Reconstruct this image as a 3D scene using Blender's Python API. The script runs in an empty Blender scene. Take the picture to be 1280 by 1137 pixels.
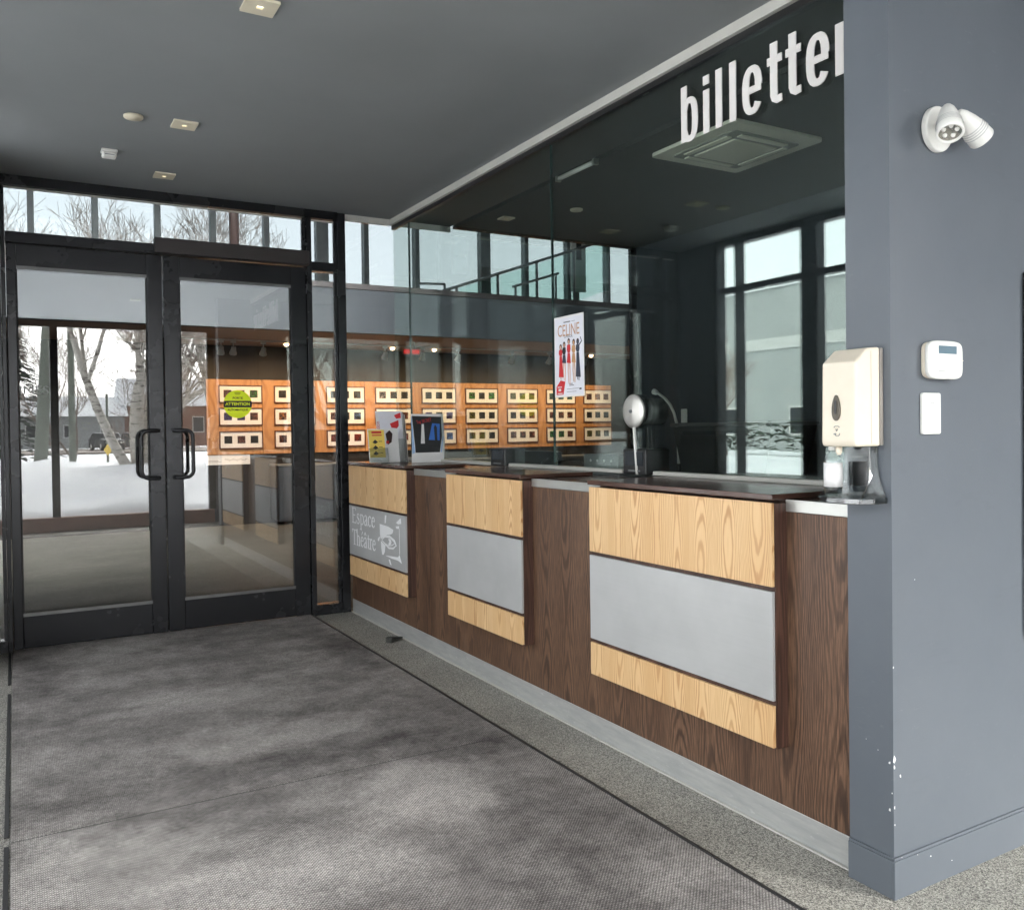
import bpy, bmesh, math, random
from mathutils import Vector, Matrix
random.seed(7)
SC = bpy.context.scene
COL = SC.collection
PI = math.pi

# ------------------------------------------------------------------ camera
cam = bpy.data.cameras.new('camera')
co = bpy.data.objects.new('camera', cam); COL.objects.link(co)
_R = Vector((0.8668346, -0.4984128, -0.0135064))
_U = Vector((0.0189295, 0.0058285, 0.9998038))
_F = Vector((0.4982363, 0.8669202, -0.0144871))
m3 = Matrix((_R, _U, -_F)).transposed()
co.matrix_world = Matrix.Translation((0, 0, 1.35)) @ m3.to_4x4()
cam.sensor_fit = 'HORIZONTAL'; cam.sensor_width = 36
cam.lens = 1084.94 / 1280 * 36
cam.shift_x = -1.2 / 1280; cam.shift_y = -16.9 / 1280
cam.clip_start = 0.02; cam.clip_end = 600
SC.camera = co

# ------------------------------------------------------------------ light
SUN_EL, SUN_AZ = math.radians(38), math.radians(-28)      # azimuth from -Y towards +X
W = bpy.data.worlds.new('World'); SC.world = W; W.use_nodes = True
nt = W.node_tree; nt.nodes.clear()
sky = nt.nodes.new('ShaderNodeTexSky'); sky.sky_type = 'NISHITA'; sky.sun_disc = False
sky.sun_elevation = SUN_EL; sky.sun_rotation = math.radians(152)
sky.air_density = 1.0; sky.dust_density = 3.0; sky.ozone_density = 1.0
hs = nt.nodes.new('ShaderNodeHueSaturation'); hs.inputs['Saturation'].default_value = 0.12
bg = nt.nodes.new('ShaderNodeBackground'); bg.inputs['Strength'].default_value = 0.15
wo = nt.nodes.new('ShaderNodeOutputWorld')
nt.links.new(sky.outputs[0], hs.inputs['Color']); nt.links.new(hs.outputs[0], bg.inputs['Color'])
nt.links.new(bg.outputs[0], wo.inputs['Surface'])
sl = bpy.data.lights.new('sun', 'SUN'); sl.energy = .7; sl.angle = math.radians(40); sl.color = (1, 0.96, 0.9)
so = bpy.data.objects.new('sun', sl); COL.objects.link(so)
sd = Vector((math.sin(-SUN_AZ) * math.cos(SUN_EL), -math.cos(SUN_AZ) * math.cos(SUN_EL), math.sin(SUN_EL)))
so.rotation_euler = sd.to_track_quat('Z', 'Y').to_euler(); so.location = (4, -12, 14)
SC.view_settings.view_transform = 'Standard'; SC.view_settings.look = 'None'
SC.view_settings.gamma = 1; SC.view_settings.use_curve_mapping = False
SC.view_settings.exposure = 3.15
SC.render.engine = 'CYCLES'
cy = SC.cycles
cy.max_bounces = 14; cy.diffuse_bounces = 6; cy.glossy_bounces = 6; cy.transparent_max_bounces = 32
cy.sample_clamp_indirect = 8; cy.use_denoising = True
cy.caustics_reflective = False; cy.caustics_refractive = False

# ------------------------------------------------------------------ materials
class NT:
    def __init__(s, name):
        s.m = bpy.data.materials.new(name); s.m.use_nodes = True
        s.t = s.m.node_tree; s.t.nodes.clear()
        s.out = s.t.nodes.new('ShaderNodeOutputMaterial')
    def n(s, typ, ins=None, **kw):
        d = s.t.nodes.new('ShaderNode' + typ)
        for k, v in kw.items(): setattr(d, k, v)
        for k, v in (ins or {}).items(): s.set(d.inputs[k], v)
        return d
    def set(s, sock, v):
        if isinstance(v, bpy.types.NodeSocket): s.t.links.new(v, sock)
        elif isinstance(v, bpy.types.Node): s.t.links.new(v.outputs[0], sock)
        else:
            if isinstance(v, (tuple, list)) and len(v) == 3 and sock.type == 'RGBA': v = (*v, 1)
            sock.default_value = v
    def math(s, op, a, b=0.0, c=None):
        d = s.n('Math', operation=op); s.set(d.inputs[0], a); s.set(d.inputs[1], b)
        if c is not None: s.set(d.inputs[2], c)
        return d.outputs[0]
    def mix(s, f, a, b, blend='MIX'):
        d = s.n('Mix', data_type='RGBA', blend_type=blend)
        s.set(d.inputs[0], f); s.set(d.inputs[6], a); s.set(d.inputs[7], b); return d.outputs[2]
    def ramp(s, f, stops, interp='LINEAR'):
        d = s.n('ValToRGB'); r = d.color_ramp; r.interpolation = interp
        while len(r.elements) < len(stops): r.elements.new(0.5)
        for e, (p, c) in zip(r.elements, stops):
            e.position = p; e.color = (*c, 1) if isinstance(c, (tuple, list)) else (c, c, c, 1)
        s.set(d.inputs[0], f); return d.outputs[0]
    def obj(s): return s.n('TexCoord').outputs['Object']
    def map(s, v, scale=(1, 1, 1), loc=(0, 0, 0), rot=(0, 0, 0)):
        return s.n('Mapping', {'Vector': v, 'Scale': scale, 'Location': loc, 'Rotation': rot}).outputs[0]
    def noise(s, v, sc, det=3, rough=.5, dist=0):
        return s.n('TexNoise', {'Vector': v, 'Scale': sc, 'Detail': det, 'Roughness': rough, 'Distortion': dist}).outputs[0]
    def bump(s, h, st=.3, d=.002):
        return s.n('Bump', {'Height': h, 'Strength': st, 'Distance': d}).outputs[0]
    def pbsdf(s, col, rough=.6, metal=0, bump=None, spec=.5, coat=0, **ex):
        p = s.n('BsdfPrincipled', {'Base Color': col, 'Roughness': rough, 'Metallic': metal, 'Specular IOR Level': spec})
        if bump is not None: s.set(p.inputs['Normal'], bump)
        if coat: p.inputs['Coat Weight'].default_value = coat; p.inputs['Coat Roughness'].default_value = .15
        for k, v in ex.items(): s.set(p.inputs[k.replace('_', ' ')], v)
        s.t.links.new(p.outputs[0], s.out.inputs[0]); return s.m

def plain(name, col, rough=.5, metal=0, var=.12, vs=6, bs=0.05, bscale=60, **ex):
    t = NT(name); v = t.obj()
    n = t.noise(v, vs, 5, .6)
    dk = tuple(c * (1 - var) for c in col); lt = tuple(min(1, c * (1 + var)) for c in col)
    c = t.ramp(n, [(.3, dk), (.7, lt)])
    n2 = t.noise(v, bscale, 4, .6)
    r = t.math('MULTIPLY_ADD', n, .15, rough - .075)
    return t.pbsdf(c, r, metal, t.bump(n2, bs, .001) if bs else None, **ex)

def glass(name, tint, f0=.05, rough=0.0, gc=(1, 1, 1)):
    t = NT(name)
    lw = t.n('LayerWeight', {'Blend': .5})
    p5 = t.math('POWER', lw.outputs['Facing'], 5.0)
    f = t.math('MULTIPLY_ADD', p5, 1 - f0, f0)
    tr = t.n('BsdfTransparent', {'Color': tint}); gl = t.n('BsdfGlossy', {'Color': gc, 'Roughness': rough})
    mx = t.n('MixShader', {0: f, 1: tr.outputs[0], 2: gl.outputs[0]})
    t.t.links.new(mx.outputs[0], t.out.inputs[0]); return t.m

def emit(name, col, st):
    t = NT(name); e = t.n('Emission', {'Color': col, 'Strength': st}); t.t.links.new(e.outputs[0], t.out.inputs[0]); return t.m

def wood(name, dark, mid, light, axis='Y', col_w=.13, rings=9.0, fine=.5, rough=.45, seed=0.0, coat=0.0, ls=1.3, thin=.45, eye=1.0):
    """veneer with cathedral figure: contour lines of a ridge field, one ridge per veneer leaf, grain along Z"""
    t = NT(name); v = t.obj()
    sp = t.n('SeparateXYZ', {0: v})
    u0 = sp.outputs[1] if axis == 'Y' else sp.outputs[0]
    z = sp.outputs[2]
    warp = t.noise(t.map(v, (6, 6, 1.6), (seed, 0, 0)), 1.0, 3, .5)
    u = t.math('MULTIPLY_ADD', t.math('SUBTRACT', warp, .5), .055, u0)
    q = t.math('DIVIDE', t.math('ADD', u, 40.0 + seed), col_w)
    idx = t.math('FLOOR', q)
    fr = t.math('SUBTRACT', t.math('SUBTRACT', q, idx), .5)
    rnd = t.n('TexWhiteNoise', {'W': idx}, noise_dimensions='1D').outputs[0]
    rnd2 = t.n('TexWhiteNoise', {'W': t.math('ADD', idx, 17.3)}, noise_dimensions='1D').outputs[0]
    fr = t.math('ADD', fr, t.math('MULTIPLY_ADD', rnd2, .3, -.15))
    a = t.math('MULTIPLY', t.math('MULTIPLY', fr, fr), 2.6)
    zz = t.math('MULTIPLY_ADD', z, t.math('MULTIPLY_ADD', rnd2, 4.0, 5.0), t.math('MULTIPLY', rnd, 6.28))
    a2 = t.math('MULTIPLY_ADD', t.math('SINE', zz), t.math('MULTIPLY_ADD', rnd, .16 * eye, .07 * eye), a)
    a3 = t.math('MULTIPLY_ADD', t.noise(t.map(v, (14, 14, 2.2), (0, seed, 3)), 1, 4, .6), .22, a2)
    s_ = t.math('SINE', t.math('MULTIPLY', a3, 6.283 * rings))
    line = t.ramp(t.math('MULTIPLY_ADD', s_, .5, .5), [(.0, 0), (thin, .12), (thin * .4 + .6, .8), (1.0, 1)])
    line = t.math('MULTIPLY', line, t.math('MULTIPLY_ADD', t.noise(t.map(v, (9, 9, 1.5), (2, 5, seed)), 1, 2), ls, .05))
    pores = t.noise(t.map(v, (420, 420, 9)), 1, 3, .65)
    tone = t.noise(t.map(v, (7, 7, .5), (seed, 4, 1)), 1, 3, .5)
    tone = t.math('ADD', tone, t.math('MULTIPLY_ADD', rnd, .3, -.15))
    base = t.ramp(tone, [(.3, mid), (.7, light)])
    c = t.mix(t.math('MINIMUM', line, 1.0), base, dark)
    c = t.mix(t.math('MULTIPLY', t.ramp(pores, [(.42, 1), (.56, 0)]), fine), c, dark)
    h = t.math('SUBTRACT', pores, t.math('MULTIPLY', line, .5))
    return t.pbsdf(c, t.math('MULTIPLY_ADD', pores, .15, rough - .06), 0, t.bump(h, .15, .0006), coat=coat)

M = {}
def wall_paint():
    t = NT('wall paint'); v = t.obj()
    n = t.noise(v, 1.7, 6, .65); roll = t.noise(v, 210, 3, .6); wav = t.noise(v, 5, 4, .55)
    c = t.ramp(n, [(.3, (.105, .119, .137)), (.7, (.119, .133, .151))])
    sc = t.noise(t.map(v, (9, 9, 26), (3, 1, 2), (.3, .5, 0)), 2.2, 6, .75)
    zone = t.ramp(t.noise(v, 2.3, 3, .6), [(.48, 0), (.66, 1)])
    c = t.mix(t.math('MULTIPLY', t.math('MULTIPLY', t.ramp(sc, [(.60, 0), (.70, 1)]), zone), .38), c, (.23, .245, .255))
    dk = t.noise(t.map(v, (2, 2, 7), (7, 2, 5)), 2, 5, .7)
    c = t.mix(t.math('MULTIPLY', t.ramp(dk, [(.60, 0), (.72, 1)]), .18), c, (.07, .078, .09))
    h = t.math('MULTIPLY_ADD', wav, 2.0, t.math('MULTIPLY', roll, .6))
    return t.pbsdf(c, t.math('MULTIPLY_ADD', wav, .22, .32), 0, t.bump(h, .16, .0015), spec=.4)
M['wall'] = wall_paint()
M['wall_dark'] = plain('dark wall paint', (.055, .064, .075), .55, var=.08, vs=2, bs=.08, bscale=120)
M['ceiling_band'] = plain('office ceiling band paint', (.06, .064, .064), .6, var=.08)
M['mezz'] = plain('bulkhead grey blue paint', (.095, .105, .118), .6, var=.05, vs=1.2)
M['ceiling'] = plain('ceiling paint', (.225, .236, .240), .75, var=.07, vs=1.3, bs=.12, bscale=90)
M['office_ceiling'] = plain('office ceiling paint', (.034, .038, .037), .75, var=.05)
M['white'] = plain('white plastic', (.78, .77, .73), .38, var=.03, bs=0)
M['cream'] = plain('cream plastic', (.74, .66, .54), .35, var=.04, vs=9, bs=.03)
M['beige'] = plain('beige lamp plate', (.66, .60, .46), .5, var=.05, bs=0)
M['paper'] = plain('white paper', (.80, .79, .78), .6, var=.03, bs=0)
M['alu'] = plain('brushed aluminium', (.55, .55, .52), .38, .9, var=.06, vs=4)
M['trim'] = plain('pale ceiling trim', (.50, .49, .45), .5, .0, var=.05)
M['black'] = plain('black plastic', (.016, .016, .017), .38, var=.2, bs=.03)
M['bin_black'] = plain('scuffed black plastic', (.035, .036, .036), .5, var=.3, vs=5)
M['blacksoft'] = plain('black rubber', (.02, .02, .02), .7, var=.25)
M['steel'] = plain('brushed steel', (.66, .64, .60), .42, .85, var=.04, vs=20, bs=0)
M['grey_plastic'] = plain('grey plastic', (.20, .21, .21), .4, var=.08)
M['red'] = plain('red print', (.62, .03, .035), .5, var=.05, bs=0)
M['blue'] = plain('blue print', (.05, .17, .55), .5, var=.1, bs=0)
M['lightblue'] = plain('light blue print', (.35, .52, .78), .5, var=.1, bs=0)
M['yellow'] = plain('yellow print', (.86, .62, .12), .5, var=.05, bs=0)
M['sticker'] = plain('fluorescent yellow sticker', (.80, .93, .01), .5, var=.04, bs=0)
M['ink'] = plain('black ink', (.012, .012, .014), .5, var=.1, bs=0)
M['gold'] = plain('gold print', (.50, .27, .16), .5, var=.05, bs=0)
M['skin'] = plain('skin tone print', (.62, .36, .26), .6, var=.08, bs=0)
M['hair'] = plain('brown print', (.05, .025, .018), .6, var=.1, bs=0)
M['tan'] = plain('tan print', (.55, .30, .14), .6, var=.15, vs=40, bs=0)
M['lavender'] = plain('pale lavender paper', (.78, .78, .84), .55, var=.08, vs=5, bs=0)
M['navy'] = plain('navy print', (.03, .035, .06), .5, var=.1, bs=0)
M['chip'] = plain('bare white plaster', (.75, .75, .73), .8, var=.05)
M['lcd'] = plain('grey display', (.14, .20, .24), .15, var=.1, bs=0)
M['mast'] = plain('grey green mast paint', (.16, .18, .15), .6)
M['white_vinyl'] = plain('white vinyl lettering', (.80, .80, .80), .5, var=.02, bs=0)
M['sign_letter'] = plain('off white letter face', (.78, .75, .72), .45, var=.02, bs=0)

def dark_metal():
    t = NT('dark anodised aluminium'); v = t.obj()
    n = t.noise(v, 3, 4, .6); n2 = t.noise(t.map(v, (300, 300, 8)), 1, 2)
    sc = t.noise(t.map(v, (30, 30, 6)), 1, 5, .7)
    c = t.mix(t.ramp(n, [(.35, 0), (.7, 1)]), (.021, .022, .025), (.027, .028, .031))
    c = t.mix(t.math('MULTIPLY', t.ramp(sc, [(.72, 0), (.78, 1)]), .02), c, (.16, .16, .16))
    return t.pbsdf(c, t.math('MULTIPLY_ADD', n, .06, .24), .45, t.bump(n2, .04, .0004))
M['frame'] = dark_metal()

def panel_metal():
    t = NT('satin aluminium panel'); v = t.obj()
    n = t.noise(t.map(v, (2, 1.5, 60)), 2, 5, .65); n2 = t.noise(v, 2.2, 4, .6)
    c = t.ramp(t.math('MULTIPLY_ADD', n2, .82, t.math('MULTIPLY', n, .18)), [(.35, (.41, .41, .405)), (.65, (.48, .48, .475))])
    return t.pbsdf(c, t.math('MULTIPLY_ADD', n, .12, .42), .2, t.bump(n, .05, .0004))
M['panel_metal'] = panel_metal()

def kick_metal():
    t = NT('scuffed kick plate'); v = t.obj()
    n = t.noise(t.map(v, (3, 3, 22)), 2, 5, .7); sc = t.noise(t.map(v, (30, 14, 60)), 1, 6, .7)
    c = t.ramp(n, [(.35, (.42, .425, .42)), (.65, (.52, .52, .50))])
    c = t.mix(t.ramp(sc, [(.60, 0), (.68, .8)]), c, (.62, .62, .60))
    return t.pbsdf(c, .42, .45, t.bump(sc, .1, .0006))
M['kick'] = kick_metal()
M['oak_dark'] = wood('dark stained oak veneer', (.030, .0145, .009), (.142, .074, .042), (.212, .116, .067), col_w=.19, rings=10, fine=.7, seed=0.3, ls=1.2, thin=.5, eye=.7)
M['oak_side'] = wood('dark stained oak edge', (.024, .011, .008), (.095, .044, .030), (.15, .075, .05), axis='X', col_w=.09, rings=5, fine=.55, seed=2.3)
M['oak_top'] = plain('dark varnished counter top', (.075, .038, .028), .22, var=.25, vs=10, bs=.03)
M['pine'] = wood('pale pine veneer', (.45, .225, .09), (.68, .44, .215), (.75, .52, .275), col_w=.125, rings=9, fine=.12, ls=1.3, thin=.58, eye=1.1, seed=5.1, rough=.42)
M['maple'] = wood('orange wood display board', (.38, .175, .065), (.50, .25, .10), (.56, .295, .125), axis='X', col_w=.5, rings=3, fine=.15, seed=1.7)
M['walnut'] = plain('red brown frame wood', (.11, .035, .018), .4, var=.2, vs=20)

def carpet():
    """ribbed mat; wet and salt-dried patches have shapes of their own"""
    t = NT('ribbed entrance carpet'); v = t.obj()
    big = t.noise(t.map(v, (.9, 1.3, 1), (0, 3, 0)), 1.3, 7, .68, .3)
    mid = t.noise(v, 7, 6, .7); fine = t.noise(v, 230, 3, .75); sp2 = t.noise(v, 75, 4, .75)
    w = t.n('TexNoise', {'Vector': v, 'Scale': 2.6, 'Detail': 7, 'Roughness': .76}).outputs[1]
    wv = t.n('VectorMath', {0: t.n('VectorMath', {0: w, 1: (.5, .5, .5)}, operation='SUBTRACT').outputs[0], 1: (.75, .75, 0)}, operation='MULTIPLY').outputs[0]
    wp = t.n('VectorMath', {0: v, 1: wv}, operation='ADD').outputs[0]
    salt = t.math('MULTIPLY_ADD', big, .78, t.math('MULTIPLY_ADD', mid, .42, -.10))
    for x, y, rx, ry, am in ((.75, 3.50, 1.0, .15, -.08), (.95, 3.88, .60, .22, .12), (1.32, 2.98, .26, .36, .18), (.2, 2.95, .40, .30, .16), (.8, 4.9, .6, .5, .06), (1.60, 2.5, .25, .36, -.08), (1.72, 5.3, .18, .7, -.10), (.1, 5.35, .16, .6, -.09), (.75, 2.62, .4, .25, .12), (1.62, 3.30, .22, .12, -.10), (.35, 3.25, .3, .08, -.06)):
        mp = t.map(wp, (1 / rx, 1 / ry, 0), (-x / rx, -y / ry, 0))
        l = t.n('VectorMath', {0: mp}, operation='LENGTH').outputs['Value']
        m = t.n('MapRange', {0: l, 1: 1.25, 2: .45, 3: 0.0, 4: am}, interpolation_type='SMOOTHSTEP').outputs[0]
        salt = t.math('ADD', salt, m)
    r1 = t.n('TexWave', {'Vector': t.map(v, rot=(0, 0, .78)), 'Scale': 36, 'Distortion': 1.5, 'Detail': 2, 'Detail Scale': 6}).outputs[1]
    r2 = t.n('TexWave', {'Vector': t.map(v, rot=(0, 0, -.78)), 'Scale': 36, 'Distortion': 1.5, 'Detail': 2, 'Detail Scale': 6}).outputs[1]
    rib = t.math('MULTIPLY', r1, r2)
    f = t.ramp(salt, [(.30, 0), (.46, .30), (.60, .62), (.78, 1)])
    c = t.mix(f, (.092, .084, .081), (.42, .395, .372))
    k = t.math('MULTIPLY_ADD', rib, .6, t.math('MULTIPLY_ADD', fine, 1.2, t.math('MULTIPLY', sp2, .8)))
    c = t.mix(1.0, c, t.ramp(t.math('MULTIPLY', k, .46), [(.30, .12), (.50, .85), (.75, 2.2)]), 'MULTIPLY')
    return t.pbsdf(c, .95, 0, t.bump(k, .8, .004), spec=.15)
M['carpet'] = carpet()

def pebble(name, cols, sc=210, bs=.35):
    t = NT(name); v = t.obj()
    vo = t.n('TexVoronoi', {'Vector': v, 'Scale': sc}); 
    w = t.n('TexWhiteNoise', {'Vector': vo.outputs['Color']}, noise_dimensions='3D').outputs[0]
    c = t.ramp(w, [(i / max(1, len(cols) - 1), k) for i, k in enumerate(cols)], 'CONSTANT' if False else 'LINEAR')
    big = t.noise(v, 1.6, 5, .6); st = t.noise(v, 9, 5, .65)
    c = t.mix(1.0, c, t.ramp(t.math('MULTIPLY_ADD', big, .6, t.math('MULTIPLY', st, .4)), [(.3, .72), (.7, 1.25)]), 'MULTIPLY')
    return t.pbsdf(c, t.math('MULTIPLY_ADD', st, .3, .4), 0, t.bump(vo.outputs['Distance'], bs, .0012))
M['terrazzo'] = pebble('pebble aggregate floor', [(.05, .047, .042), (.16, .152, .135), (.27, .26, .23), (.40, .385, .34), (.52, .50, .44)], 290)
M['lobby_floor'] = pebble('lobby floor', [(.09, .088, .075), (.13, .125, .105), (.18, .172, .145)], 120, .1)

def snow():
    t = NT('snow'); v = t.obj()
    n = t.noise(v, 1.2, 6, .6); n2 = t.noise(v, 14, 5, .6); d = t.noise(v, .5, 5, .65)
    c = t.ramp(d, [(.3, (.74, .76, .79)), (.6, (.84, .85, .86))])
    return t.pbsdf(c, .8, 0, t.bump(t.math('MULTIPLY_ADD', n2, .3, n), .6, .08))
M['snow'] = snow()
M['road'] = plain('wet sandy winter road', (.19, .15, .12), .6, var=.35, vs=3, bs=.3, bscale=12)
def bark(name, base, mark):
    t = NT(name); v = t.obj()
    n = t.noise(t.map(v, (3, 3, 14)), 1, 5, .7); n2 = t.noise(v, 30, 4)
    c = t.mix(t.ramp(n, [(.52, 0), (.62, 1)]), base, mark)
    return t.pbsdf(c, .85, 0, t.bump(n2, .5, .01))
M['birch'] = bark('birch bark', (.55, .52, .47), (.10, .085, .07))
M['bark'] = bark('brown bark', (.16, .125, .10), (.07, .055, .045))
M['twig'] = plain('bare twigs', (.25, .20, .17), .85)
M['needles'] = plain('dark conifer needles', (.02, .035, .022), .8, var=.3)
M['brick'] = plain('brown brick house wall', (.22, .12, .09), .85, var=.2, vs=8)
M['siding'] = plain('grey siding', (.30, .31, .31), .7, var=.08)
M['facade_grey'] = plain('pale grey facade', (.36, .375, .37), .7, var=.08, vs=.4)
M['siding_pale'] = plain('pale siding', (.55, .55, .53), .7, var=.06)
M['car_paint'] = plain('dark car paint', (.025, .027, .03), .2, .4, var=.05, bs=0)
M['car_grey'] = plain('grey car paint', (.16, .16, .16), .25, .4, var=.05, bs=0)

M['g_door'] = glass('door glass', (.95, .96, .955), .095)
M['g_part'] = glass('ticket glass', (.92, .955, .94), .10, 0, (.86, .97, .93))
M['g_clear'] = glass('window glass', (.97, .98, .98), .03)
M['g_clere'] = glass('upper window glass', (.40, .42, .425), .008)
M['g_rail'] = glass('green balustrade glass', (.84, .95, .92), .04)
M['acrylic'] = glass('clear acrylic', (.88, .90, .90), .10, .05)
M['smoke'] = glass('smoky clear plastic', (.46, .48, .49), .12, .12)
M['g_dark'] = plain('dark window', (.03, .035, .04), .1, var=.1, bs=0)
M['spot_lit'] = emit('lit halogen', (1, .62, .32), 4)
M['exit_red'] = emit('lit exit sign', (1, .03, .02), .10)
M['down_lit'] = emit('lit downlight lens', (1, .86, .62), .35)
M['led'] = plain('lamp reflector', (.45, .44, .40), .2, .8, var=.3, vs=80)

# ------------------------------------------------------------------ mesh helpers
class Fr:
    """local sheet frame: u right, v up, n towards the viewer side"""
    def __init__(s, o, u, v): s.o = Vector(o); s.u = Vector(u); s.v = Vector(v); s.n = s.u.cross(s.v)
    def p(s, a, b, d=0): return s.o + s.u * a + s.v * b + s.n * d
def face_mx(x, y, z): return Fr((x, y, z), (0, -1, 0), (0, 0, 1))      # faces -X
def face_my(x, y, z): return Fr((x, y, z), (1, 0, 0), (0, 0, 1))       # faces -Y

class MB:
    def __init__(s): s.b = bmesh.new()
    def box(s, x0, x1, y0, y1, z0, z1, bev=0, seg=2):
        t = bmesh.new() if bev else s.b
        vs = [t.verts.new((x, y, z)) for x in (x0, x1) for y in (y0, y1) for z in (z0, z1)]
        fs = []
        for q in ((0, 1, 3, 2), (4, 6, 7, 5), (0, 4, 5, 1), (2, 3, 7, 6), (0, 2, 6, 4), (1, 5, 7, 3)):
            fs.append(t.faces.new([vs[i] for i in q]))
        if bev:
            bmesh.ops.bevel(t, geom=t.edges[:], offset=bev, segments=seg, profile=.5, affect='EDGES')
            s.join(t)
        return s
    def join(s, t):
        mp = {v: s.b.verts.new(v.co) for v in t.verts}
        for f in t.faces:
            try:
                g = s.b.faces.new([mp[v] for v in f.verts]); g.smooth = f.smooth
            except ValueError: pass
        t.free(); return s
    def prism(s, poly, fr, d0, d1, bev=0):
        t = bmesh.new()
        a = [t.verts.new(fr.p(u, v, d0)) for u, v in poly]; b = [t.verts.new(fr.p(u, v, d1)) for u, v in poly]
        n = len(poly)
        t.faces.new(b); t.faces.new(a[::-1])
        for i in range(n): t.faces.new((a[i], a[(i + 1) % n], b[(i + 1) % n], b[i]))
        bmesh.ops.recalc_face_normals(t, faces=t.faces[:])
        if bev: bmesh.ops.bevel(t, geom=t.edges[:], offset=bev, segments=2, profile=.5, affect='EDGES')
        return s.join(t)
    def rect(s, u0, u1, v0, v1, fr, d0, d1): return s.prism([(u0, v0), (u1, v0), (u1, v1), (u0, v1)], fr, d0, d1)
    def disc(s, u, v, r, fr, d0, d1, n=24, rv=None):
        rv = rv or r
        return s.prism([(u + r * math.cos(2 * PI * i / n), v + rv * math.sin(2 * PI * i / n)) for i in range(n)], fr, d0, d1)
    def ribbon(s, pts, w, fr, d0, d1):
        if not isinstance(w, (list, tuple)): w = [w] * len(pts)
        L, R = [], []
        for i, (x, y) in enumerate(pts):
            a = pts[max(0, i - 1)]; c = pts[min(len(pts) - 1, i + 1)]
            dx, dy = c[0] - a[0], c[1] - a[1]; l = math.hypot(dx, dy) or 1
            L.append((x - dy / l * w[i] / 2, y + dx / l * w[i] / 2)); R.append((x + dy / l * w[i] / 2, y - dx / l * w[i] / 2))
        t = bmesh.new(); n = len(pts)
        rows = [[t.verts.new(fr.p(*q, d)) for q in S] for S in (L, R) for d in (d0, d1)]
        l0, l1, r0, r1 = rows
        for i in range(n - 1):
            t.faces.new((l1[i], r1[i], r1[i + 1], l1[i + 1])); t.faces.new((l0[i + 1], r0[i + 1], r0[i], l0[i]))
            t.faces.new((l0[i], l1[i], l1[i + 1], l0[i + 1])); t.faces.new((r0[i + 1], r1[i + 1], r1[i], r0[i]))
        t.faces.new((l0[0], r0[0], r1[0], l1[0])); t.faces.new((l1[-1], r1[-1], r0[-1], l0[-1]))
        bmesh.ops.recalc_face_normals(t, faces=t.faces[:])
        return s.join(t)
    def tube(s, pts, r, n=8, cap=True, smooth=True):
        pts = [Vector(p) for p in pts]
        if not isinstance(r, (list, tuple)): r = [r] * len(pts)
        rings = []; ref = None
        for i, p in enumerate(pts):
            d = (pts[min(i + 1, len(pts) - 1)] - pts[max(i - 1, 0)]).normalized()
            if ref is None: ref = d.orthogonal().normalized()
            else:
                ref = (ref - d * ref.dot(d))
                ref = ref.normalized() if ref.length > 1e-6 else d.orthogonal().normalized()
            e = d.cross(ref)
            rings.append([s.b.verts.new(p + (ref * math.cos(2 * PI * k / n) + e * math.sin(2 * PI * k / n)) * r[i]) for k in range(n)])
        for a, b in zip(rings, rings[1:]):
            for k in range(n):
                f = s.b.faces.new((a[k], a[(k + 1) % n], b[(k + 1) % n], b[k])); f.smooth = smooth
        if cap:
            s.b.faces.new(rings[0][::-1]); s.b.faces.new(rings[-1])
        return s
    def lathe(s, prof, o, axis, n=24, smooth=True):
        o = Vector(o); ax = Vector(axis).normalized(); ref = ax.orthogonal().normalized(); e = ax.cross(ref)
        rings = []
        for r, h in prof:
            if r < 1e-6: rings.append([s.b.verts.new(o + ax * h)])
            else: rings.append([s.b.verts.new(o + ax * h + (ref * math.cos(2 * PI * k / n) + e * math.sin(2 * PI * k / n)) * r) for k in range(n)])
        for a, b in zip(rings, rings[1:]):
            for k in range(n):
                k2 = (k + 1) % n
                if len(a) == 1 and len(b) == 1: continue
                if len(a) == 1: q = (a[0], b[k2], b[k])
                elif len(b) == 1: q = (a[k], a[k2], b[0])
                else: q = (a[k], a[k2], b[k2], b[k])
                f = s.b.faces.new(q); f.smooth = smooth
        return s
    def quad(s, a, b, c, d):
        s.b.faces.new([s.b.verts.new(p) for p in (a, b, c, d)]); return s
    def hull(s, pts):
        t = bmesh.new(); vs = [t.verts.new(p) for p in pts]; bmesh.ops.convex_hull(t, input=vs); return s.join(t)

def wloc(o):
    v = Vector((0, 0, 0))
    while o is not None: v += Vector(o.location); o = o.parent
    return v
def obj(name, mb, mat, parent=None, label=None, recalc=True):
    me = bpy.data.meshes.new(name); off = wloc(parent) if parent else Vector((0, 0, 0))
    for v in mb.b.verts: v.co -= off
    if recalc: bmesh.ops.recalc_face_normals(mb.b, faces=mb.b.faces[:])
    mb.b.to_mesh(me); mb.b.free()
    me.materials.append(M[mat] if isinstance(mat, str) else mat)
    o = bpy.data.objects.new(name, me); COL.objects.link(o)
    if parent: o.parent = parent
    if label: o['label'] = label
    if name in STUFFY: o['kind'] = 'stuff'
    return o
STUFFY = ('small_print', 'price_print', 'pictures', 'motif', 'print_marks', 'hand_symbol', 'handwriting', 'lettering', 'title', 'emblem', 'figure_skin', 'cooling_ribs', 'crown', 'twigs', 'heading', 'side_strip', 'letter_marks')
def tag(o, label, cat, group=None):
    o['label'] = label; o['category'] = cat
    if group: o['group'] = group
    return o
def thing(name, label, cat, loc=(0, 0, 0), group=None):
    o = bpy.data.objects.new(name, None); COL.objects.link(o); o.location = loc; o.empty_display_size = .1
    return tag(o, label, cat, group)
def struct(name, mb, mat, label=None, parent=None):
    o = obj(name, mb, mat, parent)
    if not parent: o['kind'] = 'structure'
    if label: o['label'] = label
    return o
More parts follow.
